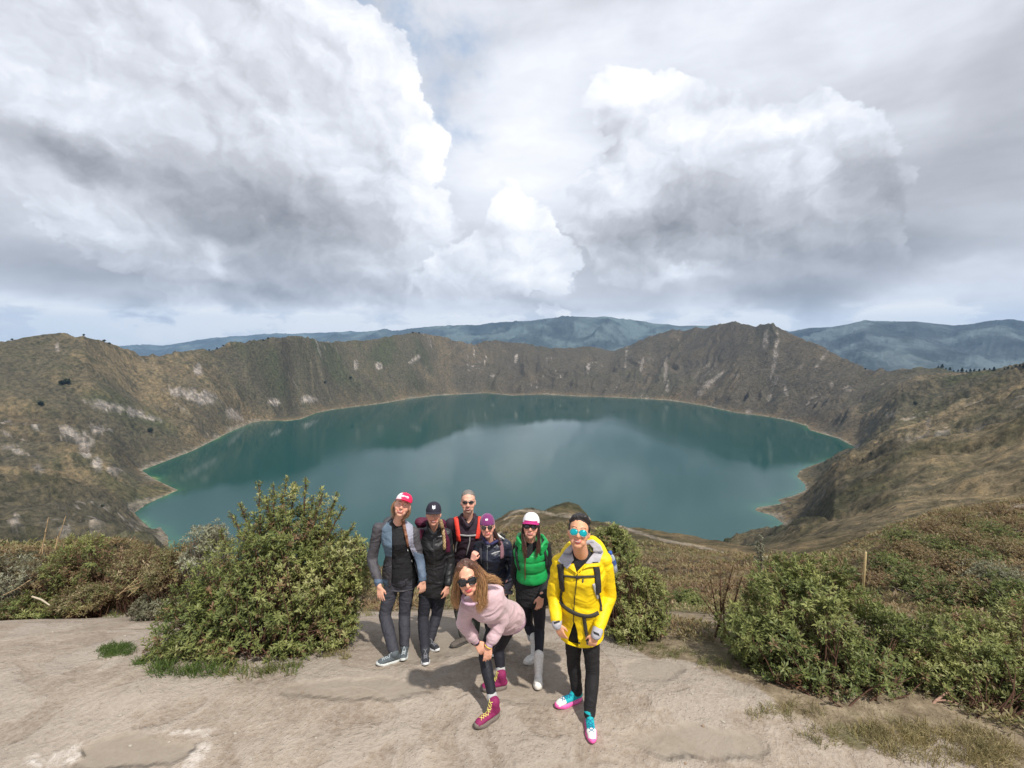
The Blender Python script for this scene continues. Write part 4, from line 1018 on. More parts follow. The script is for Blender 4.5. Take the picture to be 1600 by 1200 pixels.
# ---- 1: pink cap, blue and grey open jacket -------------------------------------------------
def person_pink_cap():
    H = Head(629.0, 790, 4.56, turn=-4, nod=21, roll=17, scale=1.0); hA, tA, anA = feet(587, 1041, -.80, -.50, .245); hB, tB, anB = feet(629, 1036, .12, -1, .245)
    j = make_joints(dict(neck=(621, 817, 4.62), shA=(591, 825, 4.62), shB=(646, 832, 4.64), elA=(581, 873, 4.62), wrA=(593, 917, 4.44), elB=(655, 874, 4.62), wrB=(661, 908, 4.5),
                         hipA=(616, 898, 4.70), hipB=(638, 896, 4.70), knA=(601, 962, 4.60), knB=(632, 960, 4.66), anA=anA, anB=anB))
    root = person((GP(612, 1030)), 'person in a pink cap and open grey-blue jacket, standing beside the big bush')
    bm_ = body_mesh(H, j, {'A': dict(d=(.10, -.10, -1), n=(-.1, -1, .1), thumb=(1, 0, 0), curl=6, spread=9), 'B': dict(d=(-.05, -.1, -1), n=(.4, -.8, .1), thumb=(-1, -.3, 0), curl=22)}, skin=(.70, .38, .27))
    body = link('body', bm_, M_SKIN, root); tr = bvh_of(bm_); face(H, tr, body, lip=(.50, .20, .17), eyes=True)
    link('trousers', legs_garment('trousers', j, .014, 1.0, .052, .004, seed=11), M_CHAR, root)
    top = top_garment('top', j, PROF_F, .010, .98, (.050, .044, .034), seed=12, sl_end=.8, t0=-.24, fold=.006); link('top', top, M_BLACKC, root)
    jk = top_garment('jacket', j, [(t, w * 1.05 + (.012 if t < .3 else 0), d * 1.06, f) for t, w, d, f in PROF_F if t < 1.02], .026, .98, (.062, .054, .044), seed=13, fold=.009, t0=-.20)
    B2 = Blob()
    m = px_mask(jk, [(612, 812), (613, 850), (611, 925), (652, 925), (654, 905), (650, 880), (640, 856), (634, 838), (630, 812)]) 
    co = vco(jk); px, py = pix(co[:, 0], co[:, 1], co[:, 2])
    tint_mesh(jk, (.062, .058, .066), [([(597, 826), (612, 806), (614, 870), (594, 868)], (.10, .145, .195)), ([(628, 812), (645, 816), (646, 850), (655, 872), (644, 868), (634, 845)], (.30, .30, .37)), ([(645, 862), (668, 868), (672, 915), (654, 915), (652, 886)], (.09, .125, .18)), ([(585, 905), (606, 905), (606, 925), (585, 925)], (.08, .115, .17))])
    jk = cut_mesh(jk, m); jk = solidify(jk, .006); link('jacket', jk, M_TINT, root)
    trs = [tr, bvh_of(jk), bvh_of(top)]
    c = [P(x, y, d) for x, y, d in ((598, 822, 4.68), (604, 814, 4.76), (614, 810, 4.80), (624, 812, 4.80), (634, 820, 4.74), (638, 828, 4.66))]
    hd = Blob().chain([(c[0], .022), (c[1], .032), (c[2], .036), (c[3], .036), (c[4], .032), (c[5], .020)]).fuse('hood', .007, 3, .5, (.006, (14, 14, 14), 3)); tint_mesh(hd, (.045, .045, .052)); link('hood', hd, M_TINT, root)
    hair_cap(H, 'hair', root, (.16, .075, .04), M_HAIR, k=.97, low=-.03)
    rng = random.Random(1); it = []
    
    for g_ in ([H.w(-.068, -.02, .03), H.w(-.084, -.02, -.03), H.w(-.072, -.03, -.09), H.w(-.055, -.05, -.15)], [H.w(.068, -.03, .02), H.w(.074, -.03, -.05), H.w(.055, -.03, -.10), H.w(.02, -.03, -.15)]):
        link('loose_hair', hair_strands(lock(rng, g_, .018, 44, .008, 4), [(.20, .10, .055), (.30, .17, .09)]), M_HAIR, root)
    it = []
    for q in range(3):
        pts = []
        for k in range(19):
            t = k / 18; x = 629 + 9 * t; y = 812 + 42 * t; h = hit_px(trs, x, y); dd = (h[0] - Vector(ray(x, y)).normalized() * .016) if h else P(x, y, 4.45)
            pts.append(dd + Vector((math.sin(t * 19 + q * 2.09) * .010, -.008 * math.cos(t * 38 + q * 4.19), 0)))
        it.append(tube_mesh('b', pts, [.011 * (1 - .45 * k / 18) for k in range(19)], 8))
    link('braid', hair_strands(it, [(.19, .08, .045), (.30, .12, .06)]), M_HAIR, root)
    pink = plain('pink_cap_cloth', (.78, .022, .10), .7); white = plain('white_mesh_cloth', (.80, .74, .76), .8)
    cp = cap_hat(H, root, cloth('pink_tint_cap', None, .75, 30, .003), pink, brim_a=-2, z0=.052, height=.080, brim_len=.082, tint=None)
    l = H.local(vco(cp.data)); c = np.tile((.78, .022, .10), (len(l), 1)); c[(l[:, 0] < -.035) | (l[:, 1] < -.03)] = (.80, .72, .74); set_attr(cp.data, 'tint', c, 'COLOR')
    ct = bvh_of(cp.data); pts = []
    for k in range(60):
        t = k / 59; h = H.cast(ct, -.040 + .082 * t + .004 * math.sin(t * 44), .092 - 10 * (t - .5) ** 2 * .003 + .009 * math.sin(t * 44 + 1.4) * (.75 + .35 * math.sin(t * 9)))
        if h: pts.append(h + H.f * .002)
    link('lettering', join_vf('lettering', [tube_mesh('l', pts, .0032, 6)]), plain('letter_white', (.85, .76, .79), .7), cp)
    for x, y in ((637, 859), (643.5, 876)):
        h = hit_px(trs, x, y)
        if h: link('cord_toggle', Blob().cap(h[0] + Vector((0, -.006, .008)), .005, h[0] + Vector((0.003, -.006, -.008)), .005).mesh('cord_toggle'), plain('toggle_white', (.7, .7, .66), .4), root)
    teal = plain('grey_blue_mesh', (.075, .09, .10), .8); sole = plain('pale_sole', (.50, .52, .50), .7); lc = plain('pale_lace', (.45, .50, .52), .7)
    shoe(root, hA, tA, teal, sole, lc, an=anA, high=.0, wide=1.0); shoe(root, hB, tB, teal, sole, lc, an=anB)
person_pink_cap()
# ---- 2: black cap, black jacket, maroon pack -----------------------------------------------
def person_black_cap():
    H = Head(677.5, 804, 4.72, turn=0, nod=12, roll=2, scale=.96); hA, tA, anA = feet(665.5, 1043, .22, -1, .25); hB, tB, anB = feet(686, 1020, .65, -.8, .25)
    j = make_joints(dict(neck=(678, 825, 4.80), shA=(656, 833, 4.80), shB=(698, 833, 4.80), elA=(653, 876, 4.86), wrA=(655, 905, 4.8), elB=(704, 879, 4.82), wrB=(699, 916, 4.70),
                         hipA=(668, 909, 4.84), hipB=(689, 909, 4.84), knA=(661, 966, 4.80), knB=(682, 962, 4.86), anA=anA, anB=anB))
    root = person(GP(672, 1028), 'person in a black baseball cap and black jacket with a blonde braid')
    bm_ = body_mesh(H, j, {'A': dict(d=(0, 0, -1), n=(-.6, -.6, 0), thumb=(1, -.5, 0)), 'B': dict(d=(-.15, -.15, -1), n=(.7, -.6, .1), thumb=(-1, -.3, 0), curl=25)}, skin=(.66, .34, .24))
    body = link('body', bm_, M_SKIN, root); tr = bvh_of(bm_); face(H, tr, body, eyes=True, browz=.026)
    link('trousers', legs_garment('trousers', j, .014, .97, .052, .004, seed=21), cloth('dark_navy_cloth', (.024, .024, .032), .75, 14, .014), root)
    B = lambda b: b.cap(P(672, 832, 4.77), .028, P(686, 831, 4.77), .028)
    jk = top_garment('jacket', j, PROF_F, .022, .96, (.056, .050, .042), seed=23, fold=.009, t0=-.20, extra=None)
    m = px_mask(jk, [(671, 822), (677.5, 836), (684, 822), (684, 812), (671, 812)]); jk = solidify(cut_mesh(jk, m), .006); link('jacket', jk, cloth('black_shell', (.015, .015, .017), .5, 11, .02, spec=.45), root)
    col = Blob(); cc = [P(x, y, d) for x, y, d in ((676, 834, 4.66), (670, 825, 4.68), (667.5, 817, 4.76), (676, 814, 4.86), (687, 817, 4.80), (686, 825, 4.69), (679.5, 834, 4.66))]
    col.chain([(c, .016) for c in cc]); link('collar', col.fuse('collar', .006, 2), M_BLACKC, root)
    trs = [bvh_of(jk), tr]
    zp = strap(trs, [(677.5, 842), (678, 870), (678, 900)], .006, .002, 20, name='zip'); 
    if zp: link('zip', zp, plain('dark_zip', (.05, .05, .055), .4), root)
    it = []
    for poly in ([(684, 838), (690, 837), (690, 838.4), (684, 839.2)],):
        link('chest_mark', patch_px(trs, poly, 'chest_mark', .7, .003, .001), plain('print_grey', (.5, .5, .5), .7), root)
    hair_cap(H, 'hair', root, (.20, .12, .06), M_HAIR, k=.95, low=-.025)
    it = []
    for q in range(3):
        pts = []
        for k in range(22):
            t = k / 21; x = 688 + 6 * t + 2 * math.sin(t * 3); y = 812 + 46 * t; h = hit_px(trs, x, y); dd = (h[0] - Vector(ray(x, y)).normalized() * .016) if (h and h[3] < 6) else P(x, y, 4.62)
            pts.append(dd + Vector((math.sin(t * 21 + q * 2.09) * .011, -.008 * math.cos(t * 42 + q * 4.19), 0)))
        it.append(tube_mesh('b', pts, [.012 * (1 - .4 * k / 21) for k in range(22)], 8))
    link('braid', hair_strands(it, [(.34, .22, .11), (.50, .36, .18)]), M_HAIR, root)
    navy = cloth('navy_cap_cloth', (.022, .020, .032), .8, 40, .002)
    cp = cap_hat(H, root, navy, navy, brim_a=6, z0=.038, height=.100, brim_len=.078, rx=.086, ry=.106)
    ct = bvh_of(cp.data); logo_text(H, cp, ct, 'N', .046, .090, (.80, .82, .86)); logo_text(H, cp, ct, 'Y', .046, .084, (.80, .82, .86))
    mesh_ = plain('black_mesh', (.025, .027, .035), .8)
    shoe(root, hA, tA, mesh_, plain('white_sole', (.62, .62, .62), .7), plain('grey_lace', (.2, .2, .22), .7), an=anA); shoe(root, hB, tB, mesh_, plain('white_sole', (.62, .62, .62), .7), plain('grey_lace', (.2, .2, .22), .7), an=anB)
    # maroon backpack
    mar = cloth('maroon_cloth', (.085, .012, .035), .7, 16, .012)
    bp = empty('backpack', P(672, 880, 5.0), 'maroon backpack on the back of the person in the black cap', 'backpack', 'backpacks worn by the hikers')
    Bk = Blob(); Bk.cap(P(656, 816, 4.97), .055, P(690, 818, 4.99), .055); Bk.cap(P(662, 826, 5.0), .085, P(666, 880, 5.02), .095); Bk.cap(P(686, 826, 5.0), .085, P(684, 880, 5.02), .095); Bk.ell(P(655, 816, 4.96), ((.05, 0, 0), (0, .05, 0), (0, 0, .05)))
    link('pack_bag', Bk.fuse('pack_bag', .009, 4, .5, (.008, (9, 9, 9), 2)), mar, bp)
    for pts in ([(660, 828), (656, 838), (654.5, 850), (656, 862)], [(692, 828), (697, 838), (700, 850), (700, 862)]):
        s = strap(trs, pts, .050, .010, 24)
        if s: link('shoulder_strap', s, mar, bp)
person_black_cap()
# ---- 3: tall man with grey hair and orange straps --------------------------------------------
def person_tall():
    H = Head(731.6, 785, 5.16, turn=-1, nod=13, roll=0, scale=1.05); hA, tA, anA = feet(703, 1014, -.62, -.78, .29); hB, tB, anB = feet(744, 1010, .2, -1, .29)
    j = make_joints(dict(neck=(731.5, 807, 5.22), shA=(704, 818, 5.22), shB=(759, 818, 5.22), elA=(699, 862, 5.28), wrA=(684, 868, 5.06), elB=(770, 862, 5.26), wrB=(766, 892, 5.14),
                         hipA=(721, 884, 5.25), hipB=(743, 884, 5.25), knA=(717, 945, 5.20), knB=(743, 945, 5.20), anA=anA, anB=anB))
    root = person(GP(722, 1008), 'tallest person, short grey hair and goatee, dark shirt under orange-red pack straps')
    bm_ = body_mesh(H, j, {'A': dict(d=(-1, -.6, -.1), n=(0, -.6, .8), thumb=(0, 0, 1)), 'B': dict(d=(-.1, -.3, -1), n=(.7, -.6, .1), thumb=(-1, -.3, 0))}, male=True, b=1.05, skin=(.68, .38, .28), neck_r=.056, stubble=(.20, .15, .13))
    body = link('body', bm_, M_SKIN, root); tr = bvh_of(bm_); face(H, tr, body, brow=(.2, .16, .13), wide=.022)
    link('trousers', legs_garment('trousers', j, .020, 1.08, .066, .008, seed=31), cloth('olive_cloth', (.055, .055, .045), .8, 12, .016), root)
    sh = top_garment('shirt', j, [(t, w, d, f) for t, w, d, f in PROF_M if t < 1.03], .018, 1.05, (.066, .058, .056), seed=33, fold=.009, t0=-.22, sl_end=.35)
    sh = solidify(cut_mesh(sh, px_mask(sh, [(725, 798), (727, 809), (732, 818), (738, 809), (740, 798)])), .004); link('shirt', sh, cloth('aubergine_cloth', (.030, .018, .028), .75, 12, .014), root)
    col = Blob(); cc = [P(x, y, d) for x, y, d in ((730.5, 822, 5.07), (723, 811, 5.10), (721, 804, 5.17), (731, 801, 5.28), (742, 804, 5.17), (740.5, 811, 5.10), (733.5, 822, 5.07))]
    col.chain([(c, .015) for c in cc]); link('collar', col.fuse('collar', .006, 2), cloth('aubergine_cloth'), root)
    trs = [bvh_of(sh), tr]
    def top(B):
        B.ell(H.w(0, -.014, .066), H.ax(.075, .080, .072))
    hair_cap(H, 'hair', root, (.17, .15, .135), M_HAIR, extra=top, k=.98, low=.005, back=-.026)
    sunglasses(H, root, (.012, .012, .013), M_LENS, rx=.029, rz=.014, sq=2.4, wrap=20, z=.010, y=.099)
    br = plain('brown_suede', (.10, .085, .075), .9); shoe(root, hA, tA, br, plain('dark_sole', (.05, .045, .04), .9), plain('brown_lace', (.12, .10, .08), .8), an=anA, high=.02); shoe(root, hB, tB, br, plain('dark_sole', (.05, .045, .04), .9), plain('brown_lace', (.12, .10, .08), .8), an=anB, high=.02)
    bp = empty('backpack', P(732, 860, 5.45), 'backpack with orange-red shoulder straps worn by the tall grey-haired person', 'backpack', 'backpacks worn by the hikers')
    red = cloth('orange_red_padding', (.72, .055, .035), .6, 20, .006)
    Bk = Blob(); Bk.cap(P(722, 838, 5.44), .09, P(722, 875, 5.46), .10); Bk.cap(P(741, 838, 5.44), .09, P(741, 875, 5.46), .10); link('pack_bag', Bk.fuse('pack_bag', .01, 4), red, bp)
    for pts in ([(712, 806), (714, 818), (716, 832), (717.5, 845)], [(750.5, 806), (749, 818), (747, 832), (745, 841)]):
        s = strap(trs, pts, .054, .012, 26)
        if s: link('shoulder_strap', s, red, bp)
    for nm, pts, w in (('chest_strap', [(719, 836), (732, 837), (746, 836)], .020), ('drinking_hose', [(734, 837), (734, 846), (731, 858), (729, 867)], .014), ('webbing', [(716, 843), (713, 852), (712, 862)], .02)):
        s = strap(trs, pts, w, .006, 20)
        if s: link(nm, s, M_GREYSTRAP, bp)
person_tall()
# ---- 4: purple beanie ------------------------------------------------------------------------
def person_beanie():
    H = Head(761.5, 823, 4.72, turn=-3, nod=14, roll=-3, scale=.97); hA, tA, anA = feet(768, 1030, -.1, -1, .24); hB, tB, anB = feet(783, 1028, .1, -1, .24)
    j = make_joints(dict(neck=(766, 844, 4.80), shA=(748, 853, 4.80), shB=(791, 852, 4.80), elA=(742, 893, 4.78), wrA=(738, 876, 4.56), elB=(802, 888, 4.84), wrB=(793, 912, 4.62),
                         hipA=(762, 912, 4.86), hipB=(784, 912, 4.86), knA=(765, 972, 4.84), knB=(783, 972, 4.84), anA=anA, anB=anB))
    root = person(GP(775, 1026), 'smiling person in a purple beanie, round sunglasses and navy jacket, one fist raised')
    bm_ = body_mesh(H, j, {'A': dict(d=(.30, -.1, 1), n=(-.55, -.8, .1), thumb=(.6, -.8, 0), curls=(95, 98, 100, 102)), 'B': dict(d=(.1, -.2, -1), n=(.7, -.6, .1), thumb=(-1, -.3, 0), curl=45)}, skin=(.72, .37, .28))
    body = link('body', bm_, M_SKIN, root); tr = bvh_of(bm_); face(H, tr, body, lip=(.60, .12, .12), wide=.028)
    link('trousers', legs_garment('trousers', j, .014, .97, .052, .003, seed=41), M_BLACKC, root)
    jk = top_garment('jacket', j, PROF_F, .024, .98, (.058, .052, .042), seed=43, fold=.010, t0=-.16)
    jk = solidify(cut_mesh(jk, px_mask(jk, [(757, 840), (762, 850), (768, 851), (776, 842), (775, 836), (757, 836)])), .006); link('jacket', jk, cloth('navy_shell', (.014, .018, .034), .42, 11, .022, spec=.5), root)
    cc = [P(x, y, d) for x, y, d in ((762, 849, 4.66), (756, 842, 4.70), (757, 836, 4.80), (768, 833, 4.88), (778, 838, 4.82), (777, 845, 4.72), (768, 850, 4.66))]
    link('collar', Blob().chain([(c, .017) for c in cc]).fuse('collar', .006, 2), cloth('indigo_lining', (.03, .028, .09), .6), root)
    trs = [bvh_of(jk), tr]
    for pts, w, m, nm in (([(762, 854), (761, 870), (762, 890)], .007, plain('pale_zip', (.18, .19, .2), .4), 'zip'), ([(768, 866), (775, 863), (782, 861)], .007, plain('print_grey', (.5, .5, .5), .7), 'chest_mark')):
        s = strap(trs, pts, w, .002, 16, name=nm)
        if s: link(nm, s, m, root)
    def extra(B): B.cap(H.w(.066, -.01, -.03), .022, P(781, 850, 4.74), .018); B.cap(H.w(-.06, -.03, -.03), .02, H.w(-.055, -.03, -.09), .014)
    hair_cap(H, 'hair', root, (.045, .022, .018), M_HAIR, extra=extra, k=.94, low=-.03)
    purple = cloth('purple_knit', (.17, .028, .13), .9, 60, .004, sheen=.3)
    cp = cap_hat(H, root, purple, purple, peak=False, z0=.030, height=.112, rx=.085, ry=.106); cp.name = 'beanie'
    link('label', H.patch(bvh_of(cp.data), 'label', .014, lambda x: .096, lambda x: .078, 4, 2, lift=.004), plain('label_white', (.78, .70, .78), .8), cp)
    gold = plain('round_lens', (.030, .020, .016), .08, .6, coat=.5)
    sunglasses(H, root, (.10, .07, .05), gold, rx=.026, rz=.024, sq=2.1, wrap=10, z=.002, y=.100)
    shoe(root, hA, tA, plain('dark_mesh', (.03, .03, .035), .8), M_RUB, None, an=anA); shoe(root, hB, tB, plain('dark_mesh', (.03, .03, .035), .8), M_RUB, None, an=anB)
    bp = empty('backpack', P(780, 870, 5.0), 'dark backpack with pale straps worn by the person in the purple beanie', 'backpack', 'backpacks worn by the hikers')
    Bk = Blob(); Bk.cap(P(766, 852, 4.99), .07, P(766, 890, 5.02), .09); Bk.cap(P(786, 848, 4.97), .06, P(785, 890, 5.02), .085); link('pack_bag', Bk.fuse('pack_bag', .01, 4), M_CHAR, bp)
    for pts, w, m in (([(776, 840), (781, 846), (784, 856), (784, 872)], .045, plain('mauve_padding', (.20, .10, .12), .8)), ([(752, 850), (751, 862), (752, 880)], .035, M_CHAR)):
        s = strap(trs, pts, w, .010, 22)
        if s: link('shoulder_strap', s, m, bp)
    link('load_strap', Blob().chain([(P(776, 834, 4.74), .010), (P(782, 839, 4.74), .012), (P(787, 842, 4.78), .009)]).fuse('load_strap', .004, 1), plain('white_webbing', (.62, .62, .62), .6), bp)
    link('strap_clip', Blob().chain([(P(783, 835, 4.80), .012), (P(788, 838, 4.80), .014), (P(786, 843, 4.80), .010)]).fuse('strap_clip', .004, 1), M_BLKSTRAP, bp)
    wb = empty('camera_pouch', P(797, 915, 4.55), 'grey soft pouch held at hip height by the person in the purple beanie', 'pouch')
    Bp = Blob(); Bp.cap(P(793, 917, 4.56), .040, P(800, 908, 4.56), .036); Bp.cap(P(792, 924, 4.56), .026, P(798, 926, 4.56), .022)
    link('pouch_body', Bp.fuse('pouch_body', .005, 3, .5, (.005, (16, 16, 16), 6)), cloth('grey_pouch_cloth', (.115, .115, .14), .7, 22, .008), wb)
    Bp = Blob(); Bp.cap(P(789, 912, 4.53), .006, P(803, 906, 4.53), .006); link('pouch_zip', Bp.mesh('pouch_zip'), M_BLKSTRAP, wb)
person_beanie()
# ---- 5: lilac sweatshirt, leaning forward ----------------------------------------------------
def person_lilac():
    H = Head(730.5, 903.5, 3.30, turn=-1, nod=10, roll=-9, scale=1.0); hA, tA, anA = feet(741, 1141, -.78, -.62, .255); hB, tB, anB = feet(750, 1080, -1, -.22, .25)
    j = make_joints(dict(neck=(750, 931, 3.46), shA=(731, 944, 3.46), shB=(776, 926, 3.54), elA=(724, 973, 3.55), wrA=(744, 1002, 3.60), elB=(784, 969, 3.62), wrB=(764, 1008, 3.57),
                         hipA=(780, 964, 3.82), hipB=(800, 966, 3.90), knA=(757, 1026, 3.72), knB=(779, 1012, 3.97), anA=anA, anB=anB))
    root = person(GP(765, 1110), 'long-haired person in a lilac sweatshirt, leaning forward with both hands on one knee')
    bm_ = body_mesh(H, j, {'A': dict(d=(.55, -.2, -.8), n=(-.2, -.9, .4), thumb=(1, 0, .3), curl=20), 'B': dict(d=(-.12, -.12, -1), n=(.05, -1, .15), thumb=(-1, 0, 0), curl=12, spread=4)}, skin=(.72, .37, .25), neck_r=.046)
    body = link('body', bm_, M_SKIN, root); tr = bvh_of(bm_); face(H, tr, body, lip=(.55, .18, .17), teeth=False, wide=.025)
    link('leggings', legs_garment('leggings', j, .006, .98, .040, 0, seed=51, fold=.002, cut=.24), cloth('legging_cloth', (.014, .014, .020), .6, 20, .004), root)
    def extra(B):
        pel, nk, side, up, front, hs = torso_frame(j)
        for s in 'AB':
            w = j['el' + s] + (j['wr' + s] - j['el' + s]) * .72; B.cap(j['el' + s], .058, w, .052)
    sw = top_garment('sweatshirt', j, [(t, w * 1.02, d * 1.05, f) for t, w, d, f in PROF_F if t < 1.02], .020, .90, (.062, .056, .034), seed=53, fold=.010, t0=-.10, sl_end=.86, extra=extra)
    tint_mesh(sw, (.60, .40, .45)); link('sweatshirt', sw, cloth('lilac_fleece', (.55, .39, .42), .95, 7, .008, sheen=.2), root)
    pel, nk, side, up, front, hs = torso_frame(j); L = nk - pel
    rib = [(pel + L * t, hs * w, front * d) for t, w, d in ((-.22, .140, .108), (-.21, .148, .116), (-.12, .154, .122), (-.10, .148, .116))]
    link('hem_band', Blob().loft(rib, 30).fuse('hem_band', .007, 2, .5, (.003, (40, 40, 4), 3)), cloth('lilac_rib', (.53, .36, .45), .95, 40, .006), root)
    for s in 'AB':
        e, w = j['el' + s], j['wr' + s]; d = (w - e).normalized(); link('cuff', Blob().cap(w - d * .045, .038, w - d * .008, .034).fuse('cuff', .005, 2), cloth('lilac_rib'), root)
    trs = [bvh_of(sw), tr]
    nk0 = Blob(); cc = [H.w(0, .0, -.15) + Vector((math.cos(R(a)) * .066, math.sin(R(a)) * .055 + .03, -.012 + .022 * math.sin(R(a)))) for a in range(0, 361, 24)]
    link('collar', nk0.chain([(c, .012) for c in cc]).fuse('collar', .005, 2), cloth('lilac_rib'), root)
    sunglasses(H, root, (.012, .010, .012), M_LENS, rx=.033, rz=.025, sq=2.7, wrap=12, z=.002, y=.100, cat=.010, fr=.0035)
    # hair
    def cap_(B): 
        for q in (-1, 1): B.cap(H.w(q * .070, .005, .06), .022, H.w(q * .082, -.005, -.04), .020); B.cap(H.w(q * .045, .045, .105), .020, H.w(q * .072, .02, .06), .020)
        B.cap(H.w(0, .01, .125), .018, H.w(0, -.06, .10), .03)
    hair_cap(H, 'hair', root, (.085, .036, .022), M_HAIR, extra=cap_, k=1.02, low=-.03)
    rng = random.Random(7); it = []
    G = []
    for k in range(17):   # right curtain, over the near shoulder
        a = k / 16; G.append([H.w(.035 + .035 * a, .045 - .08 * a, .112 - .02 * a), H.w(.082 + .010 * a, .035 - .07 * a, .03), H.w(.088 + .035 * a, .035 - .06 * a, -.055), P(749 + 12 * a - 4, 935, 3.25 + .12 * a), P(751 + 13 * a - 3, 948 - 6 * a, 3.27 + .12 * a), P(748 + 14 * a, 962 - 12 * a, 3.30 + .12 * a)])
    for k in range(12):   # left curtain
        a = k / 11; G.append([H.w(-.02 - .03 * a, .05 - .08 * a, .115 - .01 * a), H.w(-.078, .035 - .06 * a, .045), H.w(-.088 - .008 * a, .025 - .05 * a, -.04), P(713 - 4 * a, 930, 3.30 + .08 * a), P(714 - 5 * a, 944, 3.33 + .08 * a), P(716 - 5 * a, 954 - 4 * a, 3.36 + .08 * a)])
    for k in range(12):   # swept back over the far shoulder
        a = k / 11; G.append([H.w(.05, -.05, .09), H.w(.088, -.07, .04 - .02 * a), P(757 + 3 * a, 903 + 8 * a, 3.38 + .06 * a), P(768 + 6 * a, 900 + 8 * a, 3.42 + .05 * a), P(779 + 8 * a, 905 + 10 * a, 3.44 + .05 * a)])
    for g_ in G: it += lock(rng, g_, .017, 22, .018, 4)
    link('long_hair', hair_strands(it, [(.10, .038, .018), (.62, .36, .17)]), M_HAIR, root)
    wb = j['wrA'] + (j['elA'] - j['wrA']).normalized() * .004; d = (j['wrA'] - j['elA']).normalized()
    link('wristband', Blob().cap(wb - d * .012, .034, wb + d * .010, .032).fuse('wristband', .004, 1), plain('black_band', (.02, .02, .03), .6), root)
    wb = j['wrB'] + (j['wrB'] - j['elB']).normalized() * .012; d = (j['wrB'] - j['elB']).normalized(); ring = []
    s1 = d.orthogonal().normalized(); s2 = d.cross(s1)
    for k in range(17): a = 2 * math.pi * k / 16; ring.append(wb + s1 * .030 * math.cos(a) + s2 * .028 * math.sin(a))
    link('bracelet', join_vf('bracelet', [tube_mesh('b', ring, .0035, 6)]), plain('yellow_bead', (.80, .62, .05), .4), root)
    mg = cloth('magenta_suede', (.22, .018, .085), .7, 30, .004); ds = plain('taupe_sole', (.16, .13, .11), .9); yl = plain('yellow_lace', (.72, .66, .18), .7)
    for h, t, an in ((hA, tA, anA), (hB, tB, anB)):
        shoe(root, h, t, mg, ds, yl, an=an, high=.045, sole_h=.032)
        kn = j['knA'] if h is hA else j['knB']; dd = (kn - an).normalized()
        link('sock', Blob().cap(an + dd * .055, .044, an + dd * .085, .044).fuse('sock', .005, 1, .5, (.003, (20, 20, 60), 3)), cloth('grey_sock', (.42, .42, .42), .95, 60, .004), root)
person_lilac()
